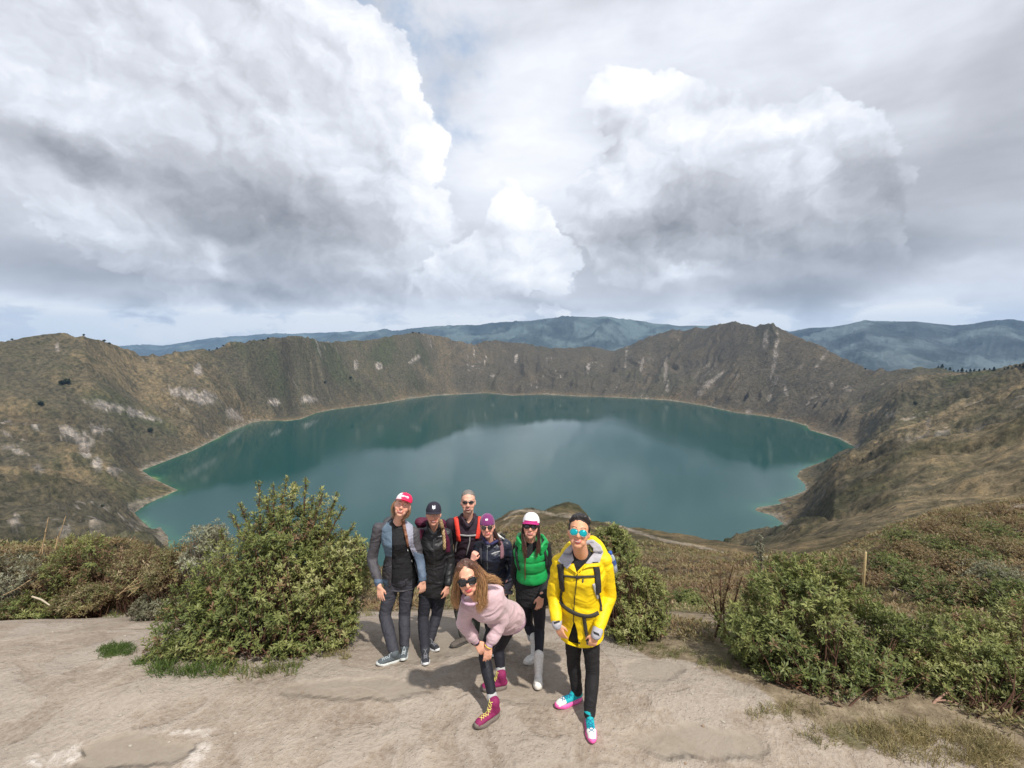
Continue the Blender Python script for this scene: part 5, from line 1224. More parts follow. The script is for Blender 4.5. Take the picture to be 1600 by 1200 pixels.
# ---- 6: green puffer vest --------------------------------------------------------------------
def person_green():
    H = Head(829.5, 823, 4.33, turn=-3, nod=19, roll=2, scale=.98); hA, tA, anA = feet(818, 1041, -.7, -.72, .24); hB, tB, anB = feet(840, 1082, -.10, -1, .24)
    j = make_joints(dict(neck=(829, 846, 4.38), shA=(809, 853, 4.40), shB=(853, 853, 4.36), elA=(804, 897, 4.50), wrA=(814, 926, 4.46), elB=(858, 898, 4.42), wrB=(846, 931, 4.18),
                         hipA=(822, 925, 4.40), hipB=(842, 926, 4.36), knA=(825, 974, 4.50), knB=(843, 984, 4.36), anA=anA + Vector((0, 0, .02)), anB=anB + Vector((0, 0, .02))))
    root = person(GP(835, 1060), 'person in a green puffer vest, white and magenta cap and white boots')
    bm_ = body_mesh(H, j, {'A': dict(d=(.2, -.1, -1), n=(-.6, -.6, 0), thumb=(1, -.5, 0)), 'B': dict(d=(-.20, -.10, -1), n=(.3, -.95, .1), thumb=(-1, -.2, 0), curl=10)}, skin=(.68, .36, .26))
    body = link('body', bm_, M_SKIN, root); tr = bvh_of(bm_); face(H, tr, body, lip=(.5, .16, .14), wide=.029)
    link('leggings', legs_garment('leggings', j, .006, .96, .040, 0, seed=61, fold=.0025, cut=.40), cloth('legging_cloth'), root)
    tp = top_garment('top', j, PROF_F, .014, 1.0, (.050, .045, .036), seed=62, fold=.006, t0=-.18, sl_end=.95); link('top', tp, M_BLACKC, root)
    pel, nk, side, up, front, hs = torso_frame(j); L = nk - pel
    B = Blob(); S = []
    for t in np.linspace(.26, .94, 40):
        w = np.interp(t, [p[0] for p in PROF_F], [p[1] for p in PROF_F]) + .012; d = np.interp(t, [p[0] for p in PROF_F], [p[2] for p in PROF_F]) + .032
        q = .020 * abs(math.sin((t - .26) / .68 * math.pi * 3.0)) ** .5
        S.append((pel + L * t + front * .006, side * (w + q), front * (d + q)))
    B.loft(S, 36); 
    for s in 'AB': B.cap(j['sh' + s] + Vector((0, 0, .006)) - side * (.02 if s == 'B' else -.02), .058, nk + (j['sh' + s] - nk) * .4, .052)
    vs = B.fuse('vest', .007, 3, .5, (.004, (9, 9, 14), 6))
    m = px_mask(vs, [(826, 846), (822, 862), (820, 872), (825, 872), (836, 858), (838, 846)]); vs = solidify(cut_mesh(vs, m), .01)
    gr = cloth('green_puffer', (.008, .30, .07), .42, 9, .016, spec=.45); link('vest', vs, gr, root)
    Bc = Blob(); cc = [P(x, y, d) for x, y, d in ((814, 850, 4.26), (809, 842, 4.32), (811, 836, 4.42), (829, 834, 4.52), (848, 838, 4.42), (853, 846, 4.32), (846, 856, 4.24))]
    [Bc.chain([(c + Vector((0, 0, dz)), .017) for c in cc]) for dz in (.006, -.014, -.034, -.052)]; link('vest_collar', Bc.fuse('vest_collar', .006, 3, .5, (.006, (16, 16, 16), 7)), gr, root)
    trs = [bvh_of(vs), bvh_of(tp), tr]
    for pts, w, m, nm in (([(821, 872), (820.5, 885), (821, 905)], .010, plain('rust_zip', (.16, .05, .03), .5), 'zip'),):
        s = strap(trs, pts, w, .003, 18, name=nm)
        if s: link(nm, s, m, root)
    def ex(B):
        for q in (-1, 1): B.cap(H.w(q * .070, .0, .03), .018, H.w(q * .074, .0, -.07), .018)
    hair_cap(H, 'hair', root, (.035, .016, .012), M_HAIR, extra=ex, k=.98, low=-.03)
    rng = random.Random(9); it = []
    for k in range(9):
        a = k / 8; it += lock(rng, [H.w(-.070, .02 - .03 * a, .03), H.w(-.080, .03 - .03 * a, -.05), P(818 + 2 * a, 852, 4.24), P(819 + 3 * a, 868, 4.20), P(819 + 3 * a, 882 - 6 * a, 4.20)], .012, 11, .006, 4)
        it += lock(rng, [H.w(.070, .02 - .03 * a, .03), H.w(.082, .03 - .03 * a, -.05), P(841 + 2 * a, 852, 4.24), P(838 + 4 * a, 864, 4.20), P(837 + 4 * a, 876 - 6 * a, 4.20)], .012, 11, .006, 4)
    link('long_hair', hair_strands(it, [(.035, .015, .012), (.10, .040, .028)]), M_HAIR, root)
    cp = cap_hat(H, root, plain('white_cap_cloth', (.80, .78, .78), .8), plain('magenta_brim', (.42, .012, .16), .7), brim_a=16, z0=.046, height=.095, brim_len=.050)
    link('cap_band', H.patch(bvh_of(cp.data), 'cap_band', .066, lambda x: .062 - 0 * x, lambda x: .046, 18, 2, lift=.002), plain('magenta_brim'), cp)
    sunglasses(H, root, (.020, .014, .010), M_LENS, rx=.031, rz=.023, sq=2.3, wrap=12, z=.006, y=.100)
    wh = plain('white_leather', (.74, .71, .66), .45, coat=.2); ck = cloth('grey_sock', (.42, .42, .42))
    for h, t, an, kn in ((hA, tA, anA, j['knA']), (hB, tB, anB, j['knB'])):
        shoe(root, h, t, wh, plain('cream_sole', (.60, .56, .50), .6), None, an=an + (kn - an).normalized() * .02, high=.12, sole_h=.026)
        dd = (kn - an).normalized(); link('sock', Blob().cap(an + dd * .125, .044, an + dd * .165, .046).fuse('sock', .005, 1, .5, (.003, (20, 20, 70), 3)), ck, root)
    bp = empty('backpack', P(830, 880, 4.62), 'small black backpack worn by the person in the green vest', 'backpack', 'backpacks worn by the hikers')
    Bk = Blob(); Bk.cap(P(820, 868, 4.62), .07, P(820, 900, 4.64), .08); Bk.cap(P(838, 868, 4.60), .07, P(838, 900, 4.62), .08); link('pack_bag', Bk.fuse('pack_bag', .01, 3), M_BLACKC, bp)
    s = strap(trs, [(848, 843), (849, 855), (852, 868), (853, 885)], .030, .008, 20)
    if s: link('shoulder_strap', s, M_BLKSTRAP, bp)
    s = strap(trs, [(808, 852), (807, 862), (809, 878), (812, 890)], .026, .008, 20)
    if s: link('shoulder_strap', s, M_BLKSTRAP, bp)
person_green()
# ---- 7: yellow jacket ------------------------------------------------------------------------
def person_yellow():
    H = Head(904.5, 832, 3.52, turn=-2, nod=22, roll=4, scale=1.06); hA, tA, anA = feet(867, 1108, -.90, -.42, .275); hB, tB, anB = feet(926, 1166, -.05, -1, .27)
    j = make_joints(dict(neck=(909, 865, 3.62), shA=(875, 878, 3.62), shB=(944, 876, 3.62), elA=(865, 930, 3.66), wrA=(870, 974, 3.50), elB=(952, 932, 3.66), wrB=(932, 990, 3.42),
                         hipA=(896, 974, 3.66), hipB=(921, 974, 3.66), knA=(896, 1036, 3.72), knB=(926, 1050, 3.60), anA=anA, anB=anB))
    root = person(GP(910, 1130), 'person in a bright yellow rain jacket and mirrored teal sunglasses')
    bm_ = body_mesh(H, j, {'A': dict(d=(.42, -.20, -1), n=(-.5, -.85, .1), thumb=(.9, -.3, .1), curl=16, spread=2), 'B': dict(d=(-.42, -.10, -1), n=(.1, -1, .3), thumb=(-1, -.1, 0), curl=38, spread=2)}, male=True, b=1.0, skin=(.68, .34, .20), neck_r=.054)
    body = link('body', bm_, M_SKIN, root); tr = bvh_of(bm_); face(H, tr, body, lip=(.50, .17, .13), brow=(.02, .015, .012), wide=.025, browz=.034)
    link('trousers', legs_garment('trousers', j, .011, .98, .048, 0, cut=-.02, seed=71, fold=.005, voxel=.0065), cloth('black_trouser_cloth', (.014, .013, .014), .75, 14, .010), root)
    tp = top_garment('top', j, PROF_M, .006, 1.0, (.05, .045, .035), seed=72, fold=.003, sl_end=.6); link('top', tp, M_BLACKC, root)
    def extra(B):
        for s in 'AB': B.cap(j['el' + s], .058, j['el' + s] + (j['wr' + s] - j['el' + s]) * .5, .054)
    jk = top_garment('jacket', j, [(t, w * 1.03 + (.010 if t < .3 else 0), d * 1.08 + (.01 if t < .3 else 0), f) for t, w, d, f in PROF_M if t < .96], .028, .98, (.068, .060, .046), seed=73, fold=.010, t0=-.17, extra=extra, voxel=.0065)
    m = px_mask(jk, [(890, 845), (893, 866), (897, 880), (902.5, 897), (910, 888), (918, 878), (927, 862), (926, 845)])
    m |= px_mask(jk, [(897, 972), (888, 1000), (885, 1030), (905, 1030), (903, 1010), (902, 990)])
    yel = cloth('yellow_shell', (.78, .54, .004), .55, 9, .012, spec=.35)
    jk = solidify(cut_mesh(jk, m), .005); link('jacket', jk, yel, root)
    trs = [bvh_of(jk), bvh_of(tp), tr]; gl = cloth('grey_lining', (.38, .37, .40), .7, 16, .010)
    link('lapel', patch_px(trs, [(893, 850), (884, 858), (877, 868), (871.5, 876), (879, 883), (886, 889), (889.5, 885), (894, 878), (896.5, 875), (894, 864)], 'lapel', 1.5, .016, .006), gl, root)
    link('lapel', patch_px(trs, [(919, 848), (927, 857), (926, 866), (920, 874), (914.5, 881), (925, 880), (937, 879), (939, 872), (943, 862), (938, 854), (929, 849)], 'lapel', 1.5, .016, .006), gl, root)
    link('storm_flap', patch_px(trs, [(914, 881), (925, 880), (938, 879), (938, 885.5), (922, 886), (910, 889), (903, 896), (902, 893)], 'storm_flap', 1.5, .022, .008), yel, root)
    link('storm_flap', patch_px(trs, [(887, 888), (895, 880), (901, 893), (901, 897), (896, 893)], 'storm_flap', 1.5, .020, .006), yel, root)
    hc = [P(x, y, d) for x, y, d in ((877, 869, 3.62), (883, 859, 3.70), (893, 851, 3.80), (910, 846, 3.86), (926, 844, 3.84), (938, 852, 3.76), (944, 864, 3.68), (946, 873, 3.62))]
    link('hood', Blob().chain([(c, r) for c, r in zip(hc, (.018, .026, .034, .038, .038, .035, .028, .020))]).fuse('hood', .006, 4, .5, (.010, (13, 13, 13), 5)), yel, root)
    hl = [c + Vector((dx, -.045, .004)) for c, dx in zip(hc[1:7], (.02, .015, 0, -.01, -.02, -.03))]
    link('hood_lining', Blob().chain([(c, .022) for c in hl]).fuse('hood_lining', .006, 3), gl, root)
    for pts, w, m_, nm in (([(902, 897), (900.5, 915), (898, 932), (897, 950), (896, 972)], .007, M_BLKSTRAP, 'zip'), ([(911, 904), (910.5, 910)], .012, plain('print_dark', (.10, .09, .06), .6), 'chest_mark'), ([(904, 1003), (906, 1005)], .014, M_BLKSTRAP, 'hem_cord')):
        s = strap(trs, pts, w, .003, 20, name=nm)
        if s: link(nm, s, m_, root)
    for s, o in (('A', .0), ('B', .0)):
        e, w = j['el' + s], j['wr' + s]; d = (w - e).normalized(); cf = Blob().cap(w - d * .030, .046, w + d * .006, .042).fuse('cuff', .005, 2, .5, (.004, (18, 18, 18), 4)); co_ = link('cuff', cf, gl, root)
        px0, py0 = [float(q) for q in pix(w.x, w.y, w.z)]; sx = 1 if s == 'A' else 1
        link('cuff_tab', patch_px([bvh_of(cf)], [(px0 - 5, py0 - (2 if s == 'A' else 4)), (px0 + 4, py0 - (5 if s == 'A' else 0)), (px0 + 5, py0 - (2 if s == 'A' else -4)), (px0 - 4, py0 + (1 if s == 'A' else 0))], 'cuff_tab', 1, .003, .003), M_BLKSTRAP, co_)
    def top(B):
        B.ell(H.w(0, -.012, .072), H.ax(.079, .080, .076)); B.cap(H.w(-.036, .040, .108), .022, H.w(.036, .044, .114), .025); B.cap(H.w(.036, .044, .112), .024, H.w(.066, .02, .082), .018); B.cap(H.w(-.036, .04, .106), .022, H.w(-.068, .018, .078), .016)
        for q in (-1, 1): B.cap(H.w(q * .074, .02, .05), .010, H.w(q * .076, .015, .01), .008)
    hair_cap(H, 'hair', root, (.016, .012, .012), M_HAIR, extra=top, k=.98, low=.0, back=-.022)
    tl = bpy.data.materials.new('teal_mirror_lens'); tl.use_nodes = True; b = tl.node_tree.nodes['Principled BSDF']; b.inputs['Base Color'].default_value = (.01, .42, .46, 1); b.inputs['Metallic'].default_value = .55; b.inputs['Roughness'].default_value = .12
    sunglasses(H, root, (.35, .33, .30), tl, rx=.031, rz=.025, sq=2.2, wrap=10, z=.000, y=.101, fr=.0016)
    def tint(me, heel, d, s, u, L):
        co = vco(me) - np.array([*heel]); y = co @ np.array([*d]); c = np.tile((.01, .36, .40), (len(co), 1)); z = co @ np.array([*u]); c[y > L * .66] = (.72, .72, .66); c[(z < .036)] = (.66, .68, .62); c[(y < .03)] = (.03, .45, .42); set_attr(me, 'tint', c, 'COLOR')
    up_ = cloth('trail_shoe_mesh', None, .7, 60, .002); pk = plain('pink_foam', (.82, .12, .38), .6); bl = plain('blue_lace', (.01, .12, .28), .7)
    shoe(root, hA, tA, up_, pk, bl, an=anA, sole_h=.027, tint=tint, wide=1.02); shoe(root, hB, tB, up_, pk, bl, an=anB, sole_h=.027, tint=tint, wide=1.02)
    # backpack
    bp = empty('backpack', P(912, 910, 3.95), 'black backpack with chest and hip straps worn over the yellow jacket', 'backpack', 'backpacks worn by the hikers')
    Bk = Blob(); Bk.cap(P(896, 880, 3.93), .09, P(896, 940, 3.96), .10); Bk.cap(P(926, 880, 3.93), .09, P(926, 940, 3.96), .10); link('pack_bag', Bk.fuse('pack_bag', .009, 4, .5, (.006, (9, 9, 9), 2)), M_BLACKC, bp)
    blk = plain('strap_padding', (.030, .028, .028), .8, .3)
    for pts in ([(875, 881), (877, 892), (878.5, 908), (879.5, 921)], [(930, 880), (932, 892), (933.5, 908), (934, 926)]):
        s = strap(trs, pts, .056, .012, 26)
        if s: link('shoulder_strap', s, blk, bp)
    s = strap(trs, [(927, 912), (930, 922), (934, 934)], .024, .006, 20)
    if s: link('strap_webbing', s, plain('pale_webbing', (.42, .41, .40), .7), bp)
    for nm, pts, w in (('strap_webbing', [(879, 921), (877, 932), (877, 942)], .020), ('chest_strap', [(882, 900), (902, 901), (932, 900)], .016), ('strap_webbing', [(934, 926), (937, 940), (940, 955)], .018), ('hip_strap', [(874, 939), (884, 950), (900, 959), (918, 963), (936, 958)], .034), ('strap_tail', [(912, 962), (914, 976), (917, 996), (919, 1004)], .030)):
        s = strap(trs, pts, w, .007, 30)
        if s: link(nm, s, plain('dark_webbing', (.045, .042, .035), .7, .3), bp)
    h = hit_px(trs, 902, 901)
    if h: link('buckle', Blob().cap(h[0] + Vector((-.014, -.012, 0)), .010, h[0] + Vector((.014, -.012, 0)), .010).mesh('buckle'), blk, bp)
    wbt = empty('water_bottle', P(957, 880, 3.88), 'clear plastic water bottle with a blue cap beside the yellow jacket', 'bottle')
    q = [(954, 864.5), (955, 872)]; a = P(953, 862, 3.86); c = P(960, 892, 3.90); ax = (a - c).normalized(); s1 = ax.orthogonal().normalized(); s2 = ax.cross(s1); Lb = (a - c).length
    prof = [(0, .028), (.01, .032), (.3, .032), (.33, .029), (.36, .032), (.66, .032), (.78, .026), (.86, .016), (.90, .014)]
    link('bottle_wall', Blob().loft([(c + ax * Lb * t, s1 * r, s2 * r) for t, r in prof], 20).mesh('bottle_wall'), plain('bottle_plastic', (.50, .56, .66), .15, .6, coat=.6, trans=.35), wbt)
    link('bottle_cap', Blob().loft([(c + ax * Lb * t, s1 * r, s2 * r) for t, r in ((.89, .017), (.90, .018), (.99, .018), (1.0, .014))], 20).mesh('bottle_cap'), plain('blue_cap_plastic', (.02, .09, .38), .4), wbt)
    link('bottle_label', Blob().loft([(c + ax * Lb * t, s1 * .0328, s2 * .0328) for t in (.38, .62)], 20, False).mesh('bottle_label'), plain('blue_label', (.05, .10, .30), .5), wbt)
person_yellow()
# ------------------------------------------------------------------ plants
def leaf_mat(name, cols, rough=.55, tr=.25):
    if name in _mc: return _mc[name]
    m, g, b = mat(name); p = world_pos(g)
    t = attr(g, 'tone'); c = g.ramp(t, cols); n = g.noise(p, 3.5, 4, .6)
    c = g.mix(1.0, c, g.ramp(n, [(.3, (.72, .74, .7)), (.5, (1, 1, 1)), (.7, (1.2, 1.18, 1.1))]), 'MULTIPLY')
    g.put(b.inputs['Base Color'], c); b.inputs['Roughness'].default_value = rough; b.inputs['Specular IOR Level'].default_value = .35
    tl = g.n.new('ShaderNodeBsdfTranslucent'); g.put(tl.inputs[0], c); mx = g.n.new('ShaderNodeMixShader'); mx.inputs[0].default_value = tr
    out = [n_ for n_ in g.n if n_.type == 'OUTPUT_MATERIAL'][0]; g.l.new(b.outputs[0], mx.inputs[1]); g.l.new(tl.outputs[0], mx.inputs[2]); g.l.new(mx.outputs[0], out.inputs[0])
    _mc[name] = m; return m
LEAF = leaf_mat('bush_leaves', [(0, (.20, .11, .065)), (.12, (.22, .16, .085)), (.25, (.09, .125, .04)), (.5, (.175, .20, .060)), (.8, (.29, .30, .11)), (1, (.40, .38, .19))])
GREYLEAF = leaf_mat('grey_leaves', [(0, (.11, .09, .055)), (.4, (.16, .16, .10)), (.8, (.27, .27, .18)), (1, (.37, .37, .27))])
DRYLEAF = leaf_mat('dry_scrub', [(0, (.15, .09, .055)), (.35, (.24, .17, .09)), (.6, (.20, .17, .075)), (.8, (.13, .145, .05)), (1, (.38, .30, .18))])
GRASSM = leaf_mat('grass_blades', [(0, (.05, .09, .018)), (.45, (.09, .14, .03)), (.7, (.20, .18, .07)), (1, (.36, .29, .15))], .7)
BARK = plain('red_brown_bark', (.085, .045, .030), .9, .2)
BARKG = plain('grey_bark', (.16, .13, .105), .9, .2)
def unit(v): return v / np.maximum(np.linalg.norm(v, axis=-1, keepdims=True), 1e-9)
def rosettes(C, A, L, tone, rng, nl=8, width=.26, droop=.5):
    """C centres (n,3), A axis (n,3), L leaf length (n,), tone (n,): narrow folded leaves round each shoot tip"""
    n = len(C); ref = unit(rng.normal(size=(n, 3))); X = unit(np.cross(A, ref)); Y = np.cross(A, X)
    V = []; F = []; T = []
    k = 0
    for i in range(nl):
        th = 2 * np.pi * i / nl * 1.0 + rng.uniform(-.35, .35, n); el = rng.uniform(.05, .95, n) if i < nl * .75 else rng.uniform(.9, 1.4, n)
        R_ = X * np.cos(th)[:, None] + Y * np.sin(th)[:, None]
        d = unit(R_ * np.cos(el)[:, None] + A * np.sin(el)[:, None]); sd_ = np.cross(d, A); sd_ = unit(sd_)
        l = (L * rng.uniform(.7, 1.2, n))[:, None]; base = C - A * (l * rng.uniform(0, .5, n)[:, None])
        mid = base + d * l * .5 + A * l * .06; tip = base + d * l - A * l * .18 * droop
        w = l * width * .5
        V.append(np.stack([base, mid + sd_ * w, tip, mid - sd_ * w], 1)); T.append(np.repeat(np.clip(tone + rng.uniform(-.12, .12, n), 0, 1)[:, None], 4, 1))
    V = np.concatenate(V).reshape(-1, 3); T = np.concatenate(T).ravel(); F = np.arange(len(V)).reshape(-1, 4)
    return V, F, T
def join_np(name, parts, mats, parent):
    V = np.concatenate([p[0] for p in parts]); off = 0; Fs = []
    for p in parts: Fs.append(p[1] + off); off += len(p[0])
    me = mesh_np(name, V, np.concatenate(Fs)); set_attr(me, 'tone', np.concatenate([p[2] for p in parts])); return link(name, me, mats, parent)
def stems_np(segs, seg=5):
    """segs: list of (p0, r0, p1, r1) -> quads"""
    if not segs: return np.zeros((0, 3)), np.zeros((0, 4), int), np.zeros(0)
    P0 = np.array([s[0] for s in segs], float); P1 = np.array([s[2] for s in segs], float); r0 = np.array([s[1] for s in segs]); r1 = np.array([s[3] for s in segs])
    d = unit(P1 - P0); ref = np.where(np.abs(d[:, 2:3]) < .9, [[0, 0, 1.]], [[1., 0, 0]]); a = unit(np.cross(d, ref)); b = np.cross(d, a); V = []
    for P_, r in ((P0, r0), (P1, r1)):
        for k in range(seg): t = 2 * math.pi * k / seg; V.append(P_ + (a * math.cos(t) + b * math.sin(t)) * r[:, None])
    V = np.stack(V, 1); n = len(segs); base = np.arange(n)[:, None] * 2 * seg
    F = np.concatenate([np.concatenate([base + k, base + (k + 1) % seg, base + seg + (k + 1) % seg, base + seg + k], 1) for k in range(seg)])
    return V.reshape(-1, 3), F, np.zeros(n * 2 * seg)
def bush(name, label, lobes, root, n_tips, leafL, seed, cat='bush', group=None, leafm=None, bark=None, tone=(.55, .2), nl=8, brown=.12, stem_r=.008, up=.55, shell=.45, width=.26, spikes=0, lowcut=None):
    """lobes: (centre, rx, ry, rz); shoots run from the root fan to tips inside the lobes"""
    rng = np.random.default_rng(seed); root = Vector(root); e = empty(name, root, label, cat, group)
    vol = np.array([a[1] * a[2] + a[2] * a[3] + a[1] * a[3] for a in lobes]); pick = rng.choice(len(lobes), n_tips, p=vol / vol.sum())
    Cn = np.array([[*lobes[i][0]] for i in pick]); Rr = np.array([lobes[i][1:4] for i in pick])
    d = unit(rng.normal(size=(n_tips, 3))); rad = (shell + (1 - shell) * rng.uniform(0, 1, n_tips) ** .6); tip = Cn + d * Rr * rad[:, None]
    tip += .17 * Rr * np.stack([fbm(tip[:, 0] * 5, tip[:, 2] * 5, 2, seed), fbm(tip[:, 1] * 5 + 9, tip[:, 2] * 5, 2, seed + 1), 1.6 * fbm(tip[:, 0] * 4 + 3, tip[:, 1] * 4, 2, seed + 2)], 1)
    ground_ = np.array([gz(x, y) if math.hypot(x, y) < 9 else terrain_at(x, y) for x, y in tip[:, :2]]) + .04
    keep = tip[:, 2] > ground_
    dens = fbm(tip[:, 0] * 3.2 + tip[:, 1] * 1.3, tip[:, 2] * 3.2, 3, seed + 5); keep &= dens > -.33
    tip = tip[keep]; d = d[keep]; n = len(tip); rad = rad[keep]
    ax = unit(d * (1 - up) + np.array([0, 0, up]) + rng.normal(size=(n, 3)) * .18)
    L = leafL * rng.uniform(.5, 1.4, n)
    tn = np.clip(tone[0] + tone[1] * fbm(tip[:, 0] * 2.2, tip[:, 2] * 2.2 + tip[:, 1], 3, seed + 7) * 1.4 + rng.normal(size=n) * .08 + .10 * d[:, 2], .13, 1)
    br = rng.uniform(0, 1, n) < brown * (1.6 - rad); tn[br] = rng.uniform(0, .12, br.sum())
    parts = [rosettes(tip, ax, L, tn, rng, nl, width)]
    # second tier of leaves lower on the shoots
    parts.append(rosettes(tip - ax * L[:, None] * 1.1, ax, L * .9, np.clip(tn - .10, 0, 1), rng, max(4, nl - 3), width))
    join_np('foliage', parts, leafm or LEAF, e)
    segs = []; ra = np.array([*root]); m = rng.choice(n, min(n, 190), replace=False)
    for i in m:
        p0 = ra + np.array([rng.uniform(-.4, .4) * lobes[0][1], rng.uniform(-.3, .3) * lobes[0][2], 0]); p0[2] = (gz(p0[0], p0[1]) if math.hypot(p0[0], p0[1]) < 9 else terrain_at(p0[0], p0[1])) - .02
        t = tip[i] - ax[i] * .03; mid = np.array([p0[0] * .35 + t[0] * .65, p0[1] * .35 + t[1] * .65, p0[2] * .62 + t[2] * .38]) + rng.normal(size=3) * .06; p0 = p0 * .6 + np.array([t[0], t[1], p0[2]]) * .4; mid2 = mid * .4 + t * .6 + rng.normal(size=3) * .03
        segs += [(p0, stem_r, mid, stem_r * .7), (mid, stem_r * .7, mid2, stem_r * .5), (mid2, stem_r * .5, t, stem_r * .25)]
    v, f, t_ = stems_np(segs); me = mesh_np('stems', v, f); link('stems', me, bark or BARK, e)
    return e
def lobe_px(px, py, d, rx, rz, ry=None):
    c = P(px, py, d); k = d / FPX; return (c, rx * k, (ry if ry else (rx + rz) / 2) * k, rz * k)
G_B = 'leafy bushes along the edge of the path'
# big bush left of the group
bush('bush', 'largest leafy bush with upright red-brown shoots, left of the hikers', [lobe_px(430, 900, 4.95, 135, 85), lobe_px(450, 830, 5.05, 75, 70), lobe_px(520, 910, 4.9, 62, 78), lobe_px(340, 945, 4.7, 78, 62), lobe_px(300, 985, 4.55, 62, 45), lobe_px(400, 985, 4.6, 95, 50), lobe_px(500, 970, 4.75, 70, 50), lobe_px(545, 880, 4.95, 34, 50), lobe_px(270, 1015, 4.4, 40, 34), lobe_px(350, 1025, 4.4, 70, 30), lobe_px(450, 1020, 4.5, 80, 28), lobe_px(530, 985, 4.7, 40, 30)],
     GP(410, 1025), 7400, .050, 3, group=G_B, tone=(.58, .26), brown=.16)
# upright top shoots of the big bush


def spires(name, label, tips, base, seed, leafL=.045, tone=.68, group=None, cat='bush', leafm=None, bark=None, per=34, rad=.045, frm=.35, bs=.12):
    rng = np.random.default_rng(seed); e = empty(name, base, label, cat, group); C = []; A = []; segs = []
    for (px, py, d) in tips:
        t = np.array([*P(px, py, d)]); b = np.array([*base]) + rng.normal(size=3) * [bs, bs, 0]; ax = unit(t - b) * .5 + np.array([0, 0, .5]); q0 = b * (1 - .6) + t * .6
        segs += [(b, .012, q0, .009), (q0, .009, t, .004)]
        for k in range(per):
            f = frm + (1 - frm) * (k / per) ** .8; c = b * (1 - f) + t * f + rng.normal(size=3) * rad * (1.25 - f); C.append(c); A.append(unit(ax + rng.normal(size=3) * .35))
            if k % 3 == 0: segs.append((b * (1 - f + .06) + t * (f - .06), .004, c, .002))
    C = np.array(C); A = unit(np.array(A)); n = len(C)
    join_np('foliage', [rosettes(C, A, leafL * rng.uniform(.7, 1.2, n), np.clip(tone + rng.normal(size=n) * .12, .13, 1), rng, 8)], leafm or LEAF, e)
    v, f, _ = stems_np(segs); link('stems', mesh_np('stems', v, f), bark or BARK, e); return e
spires('tall_shoots', 'tall pale-tipped leafy shoots standing up out of the top of the largest bush', [(404, 752, 5.1), (428, 758, 5.15), (448, 744, 5.2), (462, 752, 5.2), (478, 745, 5.15), (505, 768, 5.1), (527, 768, 5.1), (538, 790, 5.0), (373, 785, 5.1), (358, 800, 5.0), (416, 775, 5.0), (490, 775, 5.0), (553, 818, 4.95), (342, 826, 4.9), (440, 770, 5.0), (516, 800, 5.0)], GP(440, 1010), 5, rad=.055, per=46, frm=.55)
# bush behind the yellow jacket
bush('bush', 'tall narrow bush right behind the yellow jacket', [lobe_px(965, 890, 5.15, 48, 62), lobe_px(1000, 940, 5.1, 48, 55), lobe_px(940, 850, 5.3, 30, 32), lobe_px(985, 975, 4.95, 45, 30), lobe_px(965, 840, 5.3, 22, 18)], GP(985, 1000), 2100, .048, 13, group=G_B, tone=(.60, .24), brown=.14)
# right bush
bush('bush', 'broad dark green bush overhanging the right edge of the path', [lobe_px(1250, 960, 4.35, 110, 78), lobe_px(1330, 1000, 4.2, 110, 80), lobe_px(1200, 990, 4.25, 75, 75), lobe_px(1260, 900, 4.6, 80, 32), lobe_px(1400, 1010, 4.15, 70, 62), lobe_px(1290, 1050, 4.0, 100, 45), lobe_px(1200, 1050, 4.1, 50, 34), lobe_px(1330, 1090, 3.9, 80, 34), lobe_px(1240, 1085, 3.95, 60, 26)], GP(1300, 1100), 6400, .050, 23, group=G_B, tone=(.46, .22), brown=.07)
bush('bush', 'lighter bush at the right border of the picture, behind a dead forked branch', [lobe_px(1500, 1010, 4.0, 75, 75), lobe_px(1560, 1050, 3.9, 70, 80), lobe_px(1610, 1010, 4.0, 60, 85), lobe_px(1470, 1050, 3.9, 60, 50), lobe_px(1590, 1090, 3.8, 70, 45)], GP(1530, 1120), 3600, .046, 33, group=G_B, tone=(.60, .22), brown=.12)
spires('sapling', 'thin pale sapling rising above the right bush against the lake shore', [(1187, 836, 5.3), (1183, 846, 5.3), (1192, 850, 5.3)], P(1188, 900, 5.3), 44, leafL=.035, tone=.9, group=None, cat='sapling', leafm=GREYLEAF, bark=BARKG, per=22, rad=.035, bs=.015)
spires('bare_shrub', 'half-bare reddish shrub between the right bush and the narrow bush', [(1125, 880, 5.0), (1145, 885, 5.0), (1160, 900, 4.9), (1110, 905, 5.0), (1095, 930, 5.0), (1130, 920, 4.9)], GP(1130, 1000), 45, leafL=.030, tone=.5, cat='shrub', leafm=DRYLEAF, per=26, rad=.06)
EDGE = 'low scrub along the left edge of the path'
